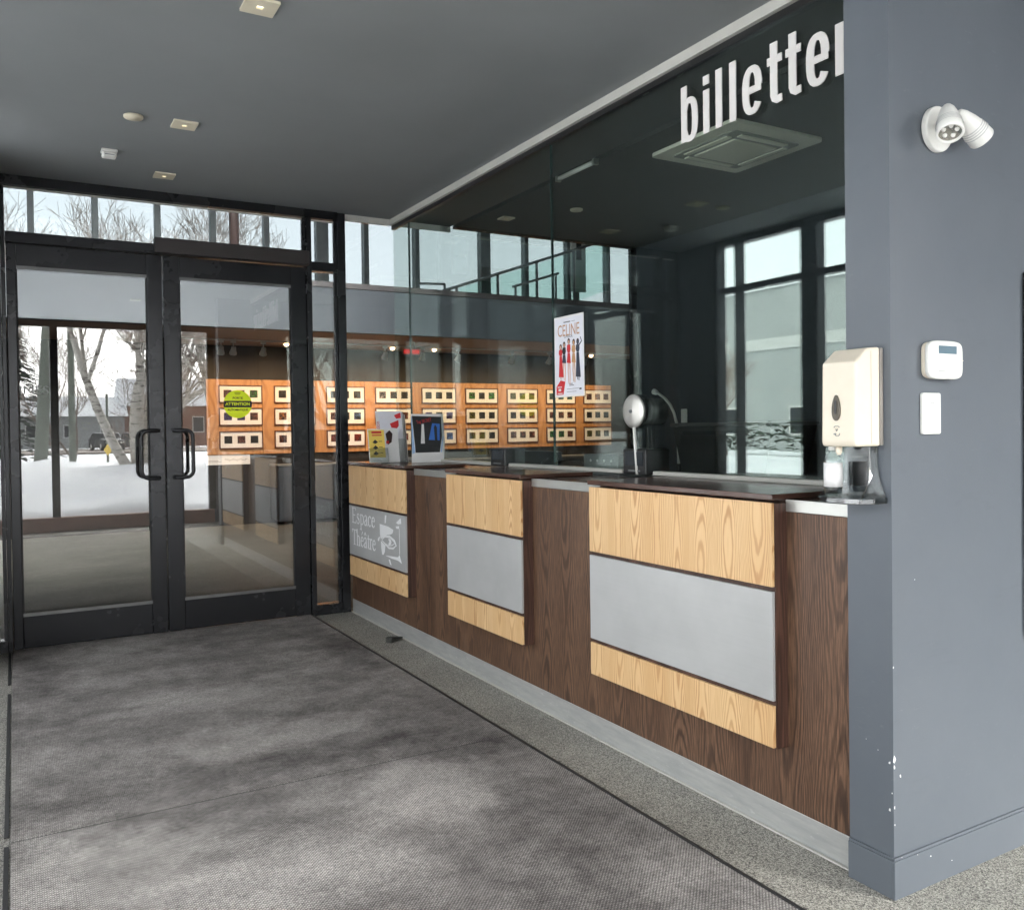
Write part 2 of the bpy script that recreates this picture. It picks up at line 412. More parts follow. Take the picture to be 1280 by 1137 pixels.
def text_mesh(mb, s, fr, size, d0, d1, sx=1.0, align='CENTER', bold=0.0):
    """built-in font outline turned to mesh on a sheet frame, thickness d0..d1"""
    cu = bpy.data.curves.new('text', 'FONT'); cu.body = s; cu.size = size; cu.align_x = align; cu.align_y = 'CENTER'
    cu.resolution_u = 3; cu.offset = bold; cu.extrude = max(1e-5, (d1 - d0) / 2)
    o = bpy.data.objects.new('text', cu); COL.objects.link(o)
    dg = bpy.context.evaluated_depsgraph_get(); me = bpy.data.meshes.new_from_object(o.evaluated_get(dg))
    t = bmesh.new(); t.from_mesh(me)
    for v in t.verts: v.co = fr.p(v.co.x * sx, v.co.y, (d0 + d1) / 2 + v.co.z)
    mb.join(t); bpy.data.objects.remove(o); bpy.data.curves.remove(cu); bpy.data.meshes.remove(me)
    return mb
def copy_tree(o, parent=None):
    c = o.copy(); COL.objects.link(c)
    if parent: c.parent = parent
    for ch in list(o.children): copy_tree(ch, c)
    return c

# ------------------------------------------------------------------ dimensions
YD = 6.272; XG = 2.557; ZC = 2.965; XB = 2.176; XL = -.253; YW = 1.592; XW = 2.146
YB = -1.15; YA = 13.0; YM = 10.6; YU = 14.0; XO = 4.9; ZO = 2.963

# ------------------------------------------------------------------ setting: floors, ceilings, walls
struct('floor', MB().box(-1.9, 6.0, YB - .25, YD + .1, -.2, 0), 'terrazzo')
struct('lobby_floor', MB().box(XL, 11.0, YD + .1, YU + .2, -.2, 0), 'lobby_floor')
struct('ceiling', MB().box(-2.0, 6.2, YB - .3, 2.62, ZC, ZC + .25), 'ceiling')
struct('ceiling', MB().box(XL - .12, XG + .02, 2.62, YD + .04, ZC, ZC + .25), 'ceiling')
struct('roof', MB().box(XG + .02, 6.2, 2.62, YD + .04, ZC + .2, ZC + .25), 'ceiling')
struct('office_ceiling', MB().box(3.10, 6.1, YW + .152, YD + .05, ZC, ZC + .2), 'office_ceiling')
struct('office_ceiling', MB().box(XG + .02, 3.04, YW + .152, YD + .05, ZC - .002, ZC + .2), 'ceiling_band')  # strip beside the glass, paler grey than the ceiling beyond
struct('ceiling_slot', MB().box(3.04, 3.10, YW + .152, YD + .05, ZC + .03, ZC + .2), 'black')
struct('lobby_ceiling', MB().box(XL, 11.0, YD + .1, YU + .6, 6.2, 6.5), 'ceiling')

w = struct('wall', MB().box(XW, 6.0, YW, YW + .150, 0, ZC - .002), 'wall', 'grey blue wall ending in a pillar edge beside the counter')
bb = MB().box(XW - .010, 6.0, YW - .010, YW - .0002, .0005, .110, .0015).box(XW - .007, 6.0, YW - .007, YW - .0002, .1105, .118, .001)
bb.box(XW - .010, XW - .0002, YW - .0001, YW + .149, .0005, .110, .0015).box(XW - .007, XW - .0002, YW - .0001, YW + .149, .1105, .118, .001)
struct('baseboard', bb, 'wall', parent=w)
ch = MB(); fmy = face_my(XW, YW, 0); fmx = face_mx(XW, YW, 0)
def chip(fr, u, v, r, el=1.6):
    n = 7; k = [r * random.uniform(.55, 1.15) for _ in range(n)]
    ch.prism([(u + k[i] * math.cos(2 * PI * i / n), v + el * k[i] * math.sin(2 * PI * i / n)) for i in range(n)], fr, .0002, .0010)
for u, v, r in [(.004, .397, .0075), (.003, .376, .004), (.030, .345, .003), (.003, .26, .003), (.004, .21, .002), (.10, .9, .0012), (.002, .66, .002)]:
    chip(fmy, u, v, r, 1.8)
for u, v, r in [(-.012, .385, .0035), (-.012, .25, .0035), (-.05, .41, .001), (-.004, .30, .002), (-.09, .43, .0010)]:
    chip(fmx, u, v, r, 1.4)
for u, v, r in [(.03, .118 + .0, .0016), (.16, .088, .003), (.26, .05, .0025), (.10, .108, .0015)]: chip(Fr((XW - .010, YW - .0102, 0), (1, 0, 0), (0, 0, 1)), u, v, r, .7)
c_ = struct('paint_chips', ch, 'chip', parent=w); c_['kind'] = 'stuff'
# rest of the shell
struct('wall', MB().box(XO, XO + .15, YW + .150, YD + .02, 0, ZO), 'wall_dark', 'dark back wall of the ticket office')
struct('wall', MB().box(XO + .15, 11.0, YD + .02, YD + .17, 0, 6.2), 'wall_dark', 'dark lobby wall beyond the office')
struct('wall', MB().box(XL - .15, XL - .004, YD + .02, YU + .2, 0, 6.2), 'wall_dark', 'left wall of the lobby')
struct('wall', MB().box(11.0, 11.2, YD, YU + .2, 0, 6.2), 'wall_dark', 'right wall of the lobby')
struct('wall', MB().box(XL, 11.0, YA + .03, YA + .2, 0, 2.62), plain('black brown wall', (.012, .010, .009), .6), 'black wall behind the framed prints')
struct('wall', MB().box(2.62, 3.4, YB - .2, YB, 0, ZC - .002), 'wall', 'grey wall facing the counter end')
struct('wall', MB().box(-1.8, XL, 2.5, 2.6, 0, ZC - .002), 'wall', 'short grey return wall beside the side windows')
struct('wall', MB().box(XL - .12, XL, 5.76, YD + .02, 0, ZC - .002), 'wall_dark', 'dark corner pier beside the left sidelight')
# mezzanine: slab with a grey bulkhead, brown cap
mz = struct('mezzanine_floor', MB().box(XL, 11.0, YM + .02, YU, 2.62, 3.12), plain('warm brown soffit', (.30, .20, .15), .6, var=.05))
struct('bulkhead', MB().box(XL, 11.0, YM - .13, YM + .018, 2.585, 3.13), 'mezz', parent=mz)
struct('cap', MB().box(XL, 11.0, YM - .15, YM + .06, 3.132, 3.20), plain('brown cap trim', (.10, .085, .085), .5), parent=mz)

# ceiling edge trim
tr = thing('ceiling_trim', 'pale trim strip along the ceiling edge above the glass', 'trim', (XG, 4, ZC))
obj('channel', MB().box(XG - .03, XG - .001, YW + .152, YD - .012, ZC - .045, ZC - .001), 'trim', tr)
obj('channel', MB().box(2.165, XG - .032, YD - .03, YD - .001, ZC - .045, ZC - .001), 'trim', tr)
obj('channel', MB().box(XG + .016, 3.04, YD - .03, YD - .008, ZC - .045, ZC - .003), 'trim', tr)
obj('shadow_gap', MB().box(XG - .012, XG + .018, YW + .152, YD - .012, ZC - .075, ZC - .047), 'black', tr)

# ------------------------------------------------------------------ floor mats in their recess
seam = 3.298
for y0, y1, lab in ((seam + .005, YD - .02, 'brown grey entrance mat reaching to the doors, salt stained'), (-.6, seam, 'brown grey entrance mat in the foreground, salt stained')):
    mt = tag(obj('entrance_mat', MB().box(-.035, 1.862, y0, y1, .001, .009, .003), 'carpet'), lab, 'floor mat', 'entrance mats')
tag(obj('mat_joint', MB().box(-.033, 1.860, seam + .0004, seam + .0046, .001, .0078), 'blacksoft'), 'thin dark joint between the two entrance mats', 'mat joint')
e_ = MB().box(1.864, 1.876, -.6, YD - .02, .001, .011, .002)
tag(obj('mat_edge_strip', e_, 'black'), 'thin black edge strip between the mat and the pebble floor', 'edge strip')
e_ = MB()
for y0, y1 in ((-.6, 3.28), (3.36, 5.22), (5.42, YD - .03)): e_.box(-.054, -.040, y0, y1, .001, .006)
tag(obj('mat_edge_strip', e_, 'blacksoft'), 'broken dark gap strip along the left edge of the mat', 'edge strip')

# ------------------------------------------------------------------ entrance frame, doors
ef = thing('entrance_portal', 'black metal frame with transom windows round the double doors', 'door frame', (.9, YD, 0))
Y0, Y1 = YD - .05, YD + .05
for x0, x1 in ((1.868, 1.905), (2.100, 2.162), (-.052, -.028), (-.25, -.205)):
    obj('post', MB().box(x0, x1, Y0, Y1, 0, ZC - .002, .003), 'frame', ef)
obj('header', MB().box(-.204, 2.099, Y0 - .012, Y1, 2.905, ZC - .001, .003), 'frame', ef)
obj('header', MB().box(-.204, 2.099, Y0 + .02, Y0 + .04, 2.890, 2.899), 'trim', ef)
obj('transom_bar', MB().box(-.027, 1.867, Y0, Y1, 2.552, 2.618, .003), 'frame', ef)
for x0, x1 in ((1.906, 2.099), (-.204, -.053)):
    obj('transom_bar', MB().box(x0, x1, Y0 + .003, Y1, 2.525, 2.590, .003), 'frame', ef)
    obj('threshold_rail', MB().box(x0, x1, Y0 + .003, Y1, .001, .075, .003), 'frame', ef)
    obj('glass_pane', MB().box(x0, x1, YD - .006, YD + .006, .077, 2.523), 'g_door', ef)
    obj('glass_pane', MB().box(x0, x1, YD - .006, YD + .006, 2.592, 2.903), 'g_clear', ef)
    obj('glazing_bead', MB().box(x1 - .022, x1 - .001, Y0 + .01, YD - .007, .077, 2.523, .002), 'frame', ef)
    obj('glazing_bead', MB().box(x1 - .022, x1 - .001, Y0 + .01, YD - .007, 2.592, 2.903, .002), 'frame', ef)
obj('glass_pane', MB().box(-.027, 1.867, YD - .006, YD + .006, 2.620, 2.903), 'g_clear', ef)
obj('glazing_bead', MB().box(1.838, 1.867, Y0 + .01, YD - .007, 2.620, 2.903, .002), 'frame', ef)
obj('threshold', MB().box(-.027, 1.867, Y0, Y1, .001, .006), 'alu', ef)
dop = tag(obj('door_operator', MB().box(.829, 1.866, Y0 - .075, Y0 - .001, 2.548, 2.648, .004), plain('dark brown operator cover', (.042, .036, .035), .45, .3)),
          'long dark operator box above the right door', 'door operator')

def door(x0, x1, gx0, gx1, hx, sgn, lab):
    d = thing('glass_door', lab, 'door', ((x0 + x1) / 2, YD, 0), 'double entrance doors')
    ya, yb = YD - .035, YD + .025; gz0, gz1, zt = .212, 2.410, 2.545
    fb = .004
    obj('stile', MB().box(x0, gx0, ya, yb, .012, zt, fb), 'frame', d)
    obj('stile', MB().box(gx1, x1, ya, yb, .012, zt, fb), 'frame', d)
    obj('rail', MB().box(gx0 + .0005, gx1 - .0005, ya + .001, yb, gz1, zt - .001, fb), 'frame', d)
    obj('rail', MB().box(gx0 + .0005, gx1 - .0005, ya + .001, yb, .013, gz0, fb), 'frame', d)
    bd = MB()
    bd.prism([(0, 0), (.022, .0), (.0, .022)], Fr((gx0, ya - .001, gz0 + .001), (0, 1, 0), (0, 0, 1)), 0, gx1 - gx0)
    bd.prism([(0, 0), (.022, .0), (.0, -.022)], Fr((gx0, ya - .001, gz1 - .001), (0, 1, 0), (0, 0, 1)), 0, gx1 - gx0)
    obj('glazing_bead', bd, plain('worn bead aluminium', (.16, .16, .16), .35, .6), d)
    obj('gasket', MB().box(gx0, gx0 + .007, YD - .02, YD - .006, gz0, gz1).box(gx1 - .007, gx1, YD - .02, YD - .006, gz0, gz1), 'blacksoft', d)
    obj('glass_pane', MB().box(gx0 + .001, gx1 - .001, YD - .0055, YD + .0055, gz0 + .001, gz1 - .001), 'g_door', d)
    # offset D pulls, both faces
    for yd, yo in ((ya, -.075), (yb, .075)):
        pts = []; z0, z1 = 1.055, 1.370; xs = hx; xf = hx + sgn * .110; R = .045
        pts.append((xs, yd, z1)); pts.append((xs, yd + yo * .7, z1)); pts.append((xs + sgn * .012, yd + yo, z1))
        for k in range(6):
            a = k / 5 * PI / 2; pts.append((xf - sgn * R + sgn * R * math.sin(a), yd + yo, z1 - R + R * math.cos(a)))
        for k in range(6):
            a = k / 5 * PI / 2; pts.append((xf - sgn * R + sgn * R * math.cos(a), yd + yo, z0 + R - R * math.sin(a)))
        pts += [(xs + sgn * .012, yd + yo, z0), (xs, yd + yo * .7, z0), (xs, yd, z0)]
        obj('handle', MB().tube(pts, .0125, 12), plain('black pull handle', (.02, .02, .022), .3, .4, bs=0), d)
    return d
door(-.024, .881, .030, .786, .835, -1, 'left glass entrance door with black pull handle')
door(.889, 1.864, .992, 1.752, .938, 1, 'right glass entrance door behind the yellow warning sticker')

st = thing('warning_sticker', 'round yellow ATTENTION sticker on the right door glass', 'sticker', (1.37, YD - .006, 1.55))
fs = face_my(1.37, YD - .0062, 1.55)
obj('disc', MB().disc(0, 0, .098, fs, 0, .0012, 40), 'sticker', st)
a = .24; pl = [(.098 * math.cos(t_), .098 * math.sin(t_)) for t_ in [-a + 2 * a * i / 6 for i in range(7)]]
pl += [(-x, -y) for x, y in pl]
obj('band', MB().prism(pl, fs, .0013, .0018), 'ink', st)
lt = MB(); text_mesh(lt, 'ATTENTION', fs, .030, .0020, .0024, 1.0, bold=.0009)
obj('lettering', lt, 'sticker', st)
lt = MB()
text_mesh(lt, 'PORTE', Fr(fs.p(0, .042), fs.u, fs.v), .021, .0013, .0017, 1.1, bold=.0005)
text_mesh(lt, 'AUTOMATIQUE', Fr(fs.p(0, -.040), fs.u, fs.v), .0195, .0013, .0017, 1.0, bold=.0005)
lt.rect(-.022, .022, .079, .082, fs, .0013, .0017).rect(-.018, .018, .068, .071, fs, .0013, .0017)
obj('lettering', lt, 'ink', st)

# glass returning from the sidelight to the office (flush butt-jointed panes)
gp = thing('glass_partition', 'frameless glass screen beside the doors, seen past the counter end', 'glass screen', (3.2, YD, 0), 'frameless glass screens')
for x0, x1 in ((2.164, XG - .002), (XG + .016, 3.72), (3.726, XO - .06)):
    obj('glass_pane', MB().box(x0, x1, YD - .006, YD + .006, .02, ZC - .047 if x0 < XG else ZO - .002), 'g_clear', gp)
obj('edge_post', MB().box(XO - .058, XO - .002, YD - .03, YD + .018, .0, ZO - .002), 'frame', gp)
gq = thing('glass_partition', 'tall frameless ticket window above the wood counter', 'glass screen', (XG, 4, 1.15), 'frameless glass screens')
for y0, y1 in ((YW + .152, 1.95), (1.957, 3.997), (4.004, 5.96), (5.966, YD - .012)):
    obj('glass_pane', MB().box(XG, XG + .012, y0, y1, 1.149, ZC - .076), 'g_part', gq)
ed = M['g_edge'] = plain('green dark glass edge', (.03, .06, .055), .2, bs=0)
for y in (1.9535, 4.0005, 5.963): obj('joint', MB().box(XG - .001, XG + .013, y - .0025, y + .0025, 1.166, ZC - .077), 'g_edge', gq)
ck = MB()
for y0, y1 in ((YW + .152, 3.13), (3.36, 4.47), (4.68, YD - .012)): ck.box(XG - .022, XG + .03, y0, y1, 1.1285, 1.147, .003)
obj('sill_channel', ck, 'trim', gq)
# small fluorescent tube fixed behind glass
lb = thing('tube_light', 'short pale tube lamp in the dark ceiling slot behind the glass', 'lamp', (3.07, 4.4, ZC))
obj('tube', MB().tube([(3.07, 4.31, ZC - .012), (3.07, 4.70, ZC - .012)], .014, 10), 'white', lb)
for y0 in (4.29, 4.70): obj('cap', MB().box(3.052, 3.088, y0, y0 + .02, ZC - .03, ZC + .005), 'alu', lb)

# ------------------------------------------------------------------ ticket counter
tc = thing('ticket_counter', 'dark oak ticket counter with pale wood and metal fronts', 'counter', (XB, 4, 0))
YC0, YC1 = YW + .152, 6.215
obj('body', MB().box(XB, 2.62, YC0, YC1, .10, 1.068), 'oak_dark', tc)
obj('kick_plate', MB().box(XB - .003, 2.60, YC0 - .0, YC1, .001, .100, .002), 'kick', tc)
obj('floor_bead', MB().box(XB - .016, XB - .0035, YC0 + .002, YC1, .001, .007, .002), 'trim', tc)
obj('counter_top', MB().box(XB + .002, 2.66, YC0, YC1, 1.0685, 1.108, .002), 'oak_top', tc)
boxes = [(2.004, 3.034), (3.603, 4.437), (5.030, 6.085)]
gaps = [(YC0 + .002, 2.003), (3.035, 3.602), (4.438, 5.029)]
for y0, y1 in gaps: obj('edge_rail', MB().box(XB - .006, XB + .0015, y0, y1, 1.070, 1.109, .0015), 'alu', tc)
XF = 2.11
pboxes = []
for y0, y1 in boxes:
    px = obj('projecting_box', MB().box(XF + .012, XB - .0005, y0, y1, .302, 1.098), 'oak_side', tc); pboxes.append(px)
    obj('top_slab', MB().box(XF - .004, XG - .024, y0 - .003, y1 + .003, 1.1095, 1.128, .002), 'oak_top', px)
    obj('wood_panel', MB().box(XF, XF + .0118, y0 + .003, y1 - .003, .828, 1.100, .0012), 'pine', px)
    obj('metal_panel', MB().box(XF, XF + .0118, y0 + .003, y1 - .003, .458, .812, .0012), 'panel_metal', px)
    obj('wood_panel', MB().box(XF, XF + .0118, y0 + .003, y1 - .003, .306, .442, .0012), 'pine', px)

# "Espace Théâtre" lettering and the eye emblem on the far box's metal panel
W_ = boxes[2][1] - boxes[2][0] - .006
fe = face_mx(XF - .0002, boxes[2][1] - .003, .458)         # u from the far edge towards the camera
def arc(cx, cy_, rx, ry, a0, a1, n=12): return [(cx + rx * math.cos(math.radians(a0 + (a1 - a0) * i / n)), cy_ + ry * math.sin(math.radians(a0 + (a1 - a0) * i / n))) for i in range(n + 1)]
LT = MB(); TH, TN = .20, .085           # thick and thin strokes in x-heights
def glyph(c, x, y, s, k):
    """light serif letters drawn as strokes; x-height 1"""
    D = [0]
    def S(p, w):
        D[0] += .00012
        LT.ribbon([(x + a * s * k, y + b * s) for a, b in p], [q * s for q in w] if isinstance(w, list) else w * s, fe, 0, .0008 + D[0])
    def serif(a, b, l=.26): S([(a - l, b), (a + l, b)], .07)
    if c == 'E':
        S([(.25, 0), (.25, 1.5)], TH); S([(.05, .04), (1.05, .04)], .09); S([(.05, 1.46), (1.0, 1.46)], .09); S([(.25, .78), (.85, .78)], .09)
        S([(1.02, 0), (1.08, .32)], .08); S([(.97, 1.5), (1.0, 1.22)], .08); return 1.25
    if c == 's':
        S([(.62, .72), (.55, .93), (.33, .97), (.15, .85), (.15, .66), (.38, .52), (.62, .38), (.66, .2), (.5, .05), (.28, .03), (.1, .12), (.06, .32)], [.07, .09, .1, .15, .18, .2, .2, .17, .12, .1, .08, .07]); return .85
    if c in 'p':
        S([(.25, -.5), (.25, 1.0)], TH); serif(.25, -.47, .24); S([(.25, .8), (.4, .95), (.62, .95), (.86, .75), (.9, .5), (.84, .22), (.62, .04), (.42, .03), (.25, .14)], [.08, .09, .1, .18, .21, .18, .1, .09, .08]); S([(.05, .93), (.25, .97)], .07); return 1.08
    if c in 'aâ':
        S([(.12, .78), (.2, .93), (.42, .98), (.6, .85), (.62, .6), (.62, .14), (.7, .04), (.84, .08)], [.12, .1, .1, .15, TH, TH, .12, .08])
        S([(.62, .6), (.34, .48), (.12, .3), (.16, .08), (.34, .02), (.62, .2)], [.08, .11, .17, .17, .11, .08])
        if c == 'â': S([(.14, 1.18), (.38, 1.45), (.62, 1.18)], .09)
        return .92
    if c == 'c':
        S([(.76, .78), (.6, .96), (.42, .96), (.18, .78), (.12, .5), (.18, .2), (.42, .03), (.6, .05), (.78, .22)], [.13, .12, .1, .18, .21, .18, .11, .1, .07]); return .88
    if c in 'eé':
        S([(.14, .58), (.76, .58)], .075); S([(.76, .58), (.70, .84), (.48, .97), (.24, .84), (.13, .5), (.2, .18), (.44, .03), (.62, .06), (.8, .24)], [.12, .12, .09, .17, .21, .18, .11, .1, .07])
        if c == 'é': S([(.36, 1.14), (.62, 1.45)], [.06, .13])
        return .92
    if c == 'T':
        S([(.6, 0), (.6, 1.5)], TH); serif(.6, .04, .28); S([(.02, 1.45), (1.18, 1.45)], .1); S([(.03, 1.5), (.06, 1.18)], .08); S([(1.17, 1.5), (1.14, 1.18)], .08); return 1.2
    if c == 'h':
        S([(.22, 0), (.22, 1.6)], TH); serif(.22, .03, .22); S([(.22, .76), (.4, .95), (.6, .95), (.74, .8), (.76, .5), (.76, 0)], [.08, .1, .12, .18, TH, TH]); serif(.76, .03, .22); S([(.02, 1.53), (.22, 1.57)], .07); return 1.05
    if c == 't':
        S([(.28, 1.3), (.28, .2), (.38, .04), (.58, .08)], [.1, TH, .15, .08]); S([(.04, .94), (.56, .94)], .08); return .62
    if c == 'r':
        S([(.22, 0), (.22, 1.0)], TH); serif(.22, .03, .22); S([(.22, .72), (.36, .92), (.52, .97), (.62, .9)], [.08, .1, .13, .16]); S([(.02, .94), (.22, .98)], .07); return .66
    return .5
def word(s_, u, v, s, k):
    for c in s_: u += glyph(c, u, v, s, k) * s * k * .98
word('Espace', .060, .232, .074, 1.08)
word('Théâtre', .060, .076, .074, 1.03)
metal_par = pboxes[2]
obj('lettering', LT, 'white_vinyl', metal_par)
em = MB(); e1 = .0012
P = lambda x, y: (.60 + x * .40, .062 + y * .235)          # emblem box coordinates
em.prism([P(.02, .88), P(.40, .86), P(.62, .80), P(.58, .70), P(.50, .66), P(.34, .62), P(.13, .50), P(.06, .46), P(.03, .60)], fe, 0, e1)
em.prism([P(.07, .40), P(.16, .36), P(.26, .31), P(.23, .12), P(.17, .03), P(.11, .03), P(.08, .2)], fe, 0, e1)
em.ribbon([P(.10, .44), P(.24, .56), P(.45, .59), P(.66, .50), P(.74, .38)], [.004, .012, .016, .018, .006], fe, 0, e1 + .0002)
em.ribbon([P(.26, .33), P(.42, .27), P(.60, .29), P(.74, .40)], [.004, .012, .012, .004], fe, 0, e1 + .0001)
em.ribbon([P(.12, .43), P(.24, .36), P(.40, .33), P(.56, .37), P(.66, .44)], [.003, .007, .007, .006, .003], fe, 0, e1 + .0003)
em.prism([P(.42, .54), P(.50, .51), P(.53, .45), P(.50, .38), P(.42, .35), P(.40, .39), P(.45, .45), P(.40, .50)], fe, 0, e1 + .0004)
em.prism([P(-.08, .40), P(-.05, .48), P(.04, .53), P(.0, .46), P(-.03, .38)], fe, 0, e1)
em.prism([P(.26, 1.16), P(.33, 1.17), P(.29, .95), P(.25, .93)], fe, 0, e1)
em.prism([P(.74, 1.02), P(.93, 1.17), P(.95, 1.02), P(.82, .99)], fe, 0, e1)
em.prism([P(.72, .92), P(.86, .95), P(.85, .87), P(.76, .86)], fe, 0, e1)
em.ribbon([P(.87, .88), P(.87, .18)], .0025, fe, 0, e1)
em.prism([P(.26, .03), P(.60, .07), P(.80, .09), P(.86, .16), P(.95, -.05), P(.80, .0), P(.55, .0)], fe, 0, e1)
em.prism([P(.40, -.06), P(.46, -.18), P(.52, -.19), P(.45, -.04)], fe, 0, e1)
obj('emblem', em, 'white_vinyl', metal_par)

tag(obj('door_wedge', MB().prism([(0, 0), (.15, 0), (.15, .008), (.02, .034), (0, .034)], Fr((2.04, 5.17, .001), (.79, .61, 0), (0, 0, 1)), -.022, .022, .004), plain('dirty dark rubber', (.035, .034, .03), .8, var=.4, vs=60)),
    'small dark rubber wedge on the floor against the kick plate', 'door wedge')

# ------------------------------------------------------------------ the letters over the ticket window
sg = thing('wall_lettering', 'big off white letters reading billetterie over the glass', 'sign', (2.54, 2.5, 2.7))
def sup(cx, cy_, rx, ry, a0, a1, n=22, e=2.6):
    o = []
    for i in range(n + 1):
        a_ = math.radians(a0 + (a1 - a0) * i / n); c, s_ = math.cos(a_), math.sin(a_)
        o.append((cx + rx * abs(c) ** (2 / e) * (1 if c > 0 else -1), cy_ + ry * abs(s_) ** (2 / e) * (1 if s_ > 0 else -1)))
    return o
XH, AS, SW = .181, .240, .036
def letter(c, y):
    fr = face_mx(XG - .006, y, 2.581); b = MB(); d = .005
    def ring(a0, a1, wd, dd): b.ribbon(sup(wd / 2, XH / 2, wd / 2 - SW / 2 * .96, XH / 2 + .004 - SW * .34, a0, a1), [SW * (.72 + .28 * abs(math.cos(math.radians(a0 + (a1 - a0) * i / 22)))) for i in range(23)], fr, 0, dd)
    if c == 'b': b.rect(0, SW, 0, AS, fr, 0, d); ring(-150, 150, .104, d - .0006)
    if c == 'i': b.rect(0, SW, 0, XH, fr, 0, d); b.rect(0, SW, XH + .022, AS, fr, 0, d)
    if c == 'l': b.rect(0, SW, 0, AS, fr, 0, d)
    if c == 'e': ring(4, 325, .104, d); b.rect(.03, .0985, XH * .43, XH * .43 + .027, fr, 0, d - .0006)
    if c == 't':
        b.rect(.016, .016 + SW, .03, AS - .008, fr, 0, d)
        b.ribbon([(.016 + SW / 2, .034), (.016 + SW / 2 + .003, .020), (.048, .012), (.074, .014)], [SW, SW * .9, .030, .028], fr, 0, d - .0006)
        b.rect(0, .074, XH - .03, XH, fr, 0, d - .0009)
    if c == 'r': b.rect(0, SW, 0, XH, fr, 0, d); b.ribbon([(SW * .6, XH - .055), (SW * .9, XH - .03), (.058, XH - .018), (.075, XH - .017)], [.02, .026, .033, .036], fr, 0, d - .0006)
    obj('letter', b, 'sign_letter', sg)
for c, y in zip('billetterie', (2.922, 2.783, 2.708, 2.628, 2.556, 2.425, 2.333, 2.234, 2.104, 2.005, 1.93)): letter(c, y)

# ------------------------------------------------------------------ office contents
ac = thing('ceiling_cassette', 'grey green air conditioner cassette in the office ceiling', 'air conditioner', (3.635, 3.71, ZO))
acm = plain('grey green cassette plastic', (.86, .84, .70), .5, var=.03, bs=0)
acd = plain('dim cassette plastic', (.34, .35, .30), .5, var=.03, bs=0)
fc = Fr((3.635, 3.71, ZO - .001), (0, 1, 0), (1, 0, 0))   # n points down
def rr(w_, h_, r, n=4):
    o = []
    for cx, cy_, a0 in ((w_ - r, h_ - r, 0), (-w_ + r, h_ - r, 90), (-w_ + r, -h_ + r, 180), (w_ - r, -h_ + r, 270)):
        o += [(cx + r * math.cos(math.radians(a0 + 90 * i / n)), cy_ + r * math.sin(math.radians(a0 + 90 * i / n))) for i in range(n + 1)]
    return o
obj('face_plate', MB().prism(rr(.345, .345, .034), fc, .0, .022, .005), acm, ac)
obj('vane_ring', MB().prism(rr(.255, .255, .023), fc, .0225, .030, .003), acd, ac)
obj('grille', MB().prism(rr(.164, .164, .007), fc, .0305, .040, .003), acm, ac)
for k in range(4):
    a_ = k * PI / 2; u = Vector((math.cos(a_), math.sin(a_)))
    fk = Fr(fc.p(u.x * .213, u.y * .213, .0305), fc.u * u.x + fc.v * u.y, fc.u * -u.y + fc.v * u.x)
    obj('vane', MB().rect(-.018, .018, -.176, .176, fk, 0, .006), acm, ac)

fcz = lambda x, y, z: Fr((x, y, z), (0, 1, 0), (1, 0, 0))
def square_plate(x, y, z, s, lab, mat='beige'):
    t_ = thing('downlight', lab, 'ceiling light', (x, y, z), 'square ceiling downlights')
    f = fcz(x, y, z)
    fm = MB()
    for u0, u1, v0, v1 in ((-s, s, s * .20, s), (-s, s, -s, -s * .20), (-s, -s * .20, -s * .1995, s * .1995), (s * .20, s, -s * .1995, s * .1995)): fm.rect(u0, u1, v0, v1, f, -.002, .010)
    obj('trim_plate', fm, mat, t_)
    obj('lens', MB().rect(-s * .195, s * .195, -s * .195, s * .195, f, -.004, .003), 'down_lit', t_)
square_plate(.838, 3.335, ZC, .062, 'largest square beige downlight, near the top edge of the photo')
square_plate(.803, 4.80, ZC, .060, 'square beige downlight beside the round plate in the ceiling')
square_plate(.845, 5.80, ZC, .060, 'square downlight closest to the entrance doors')
square_plate(1.3, 1.2, ZC, .060, 'square downlight over the mat near the back windows')
t_ = tag(obj('sprinkler_cover', MB().lathe([(0, .008), (.043, .007), (.047, .002), (.047, -.006), (0, -.006)], (.556, 4.79, ZC - .008), (0, 0, -1)), 'beige'), 'flat round beige cover plate in the ceiling', 'ceiling plate')
sd_ = thing('smoke_detector', 'white boxy detector on the ceiling near the left door', 'detector', (.50, 5.44, ZC))
obj('base', MB().box(.458, .542, 5.40, 5.48, ZC - .014, ZC - .001, .004), 'white', sd_)
obj('cover', MB().box(.463, .537, 5.405, 5.475, ZC - .042, ZC - .0145, .009, 3), 'white', sd_)
obj('vent', MB().box(.475, .525, 5.4035, 5.4045, ZC - .034, ZC - .030), 'grey_plastic', sd_)
square_plate(3.30, 5.80, ZC, .05, 'small downlight in the office ceiling near the far glass')
t_ = tag(obj('sprinkler_cover', MB().lathe([(0, .008), (.043, .007), (.047, .002), (.047, -.006), (0, -.006)], (3.63, 5.33, ZC - .008), (0, 0, -1)), 'beige'), 'flat round cover plate in the dark office ceiling', 'ceiling plate')

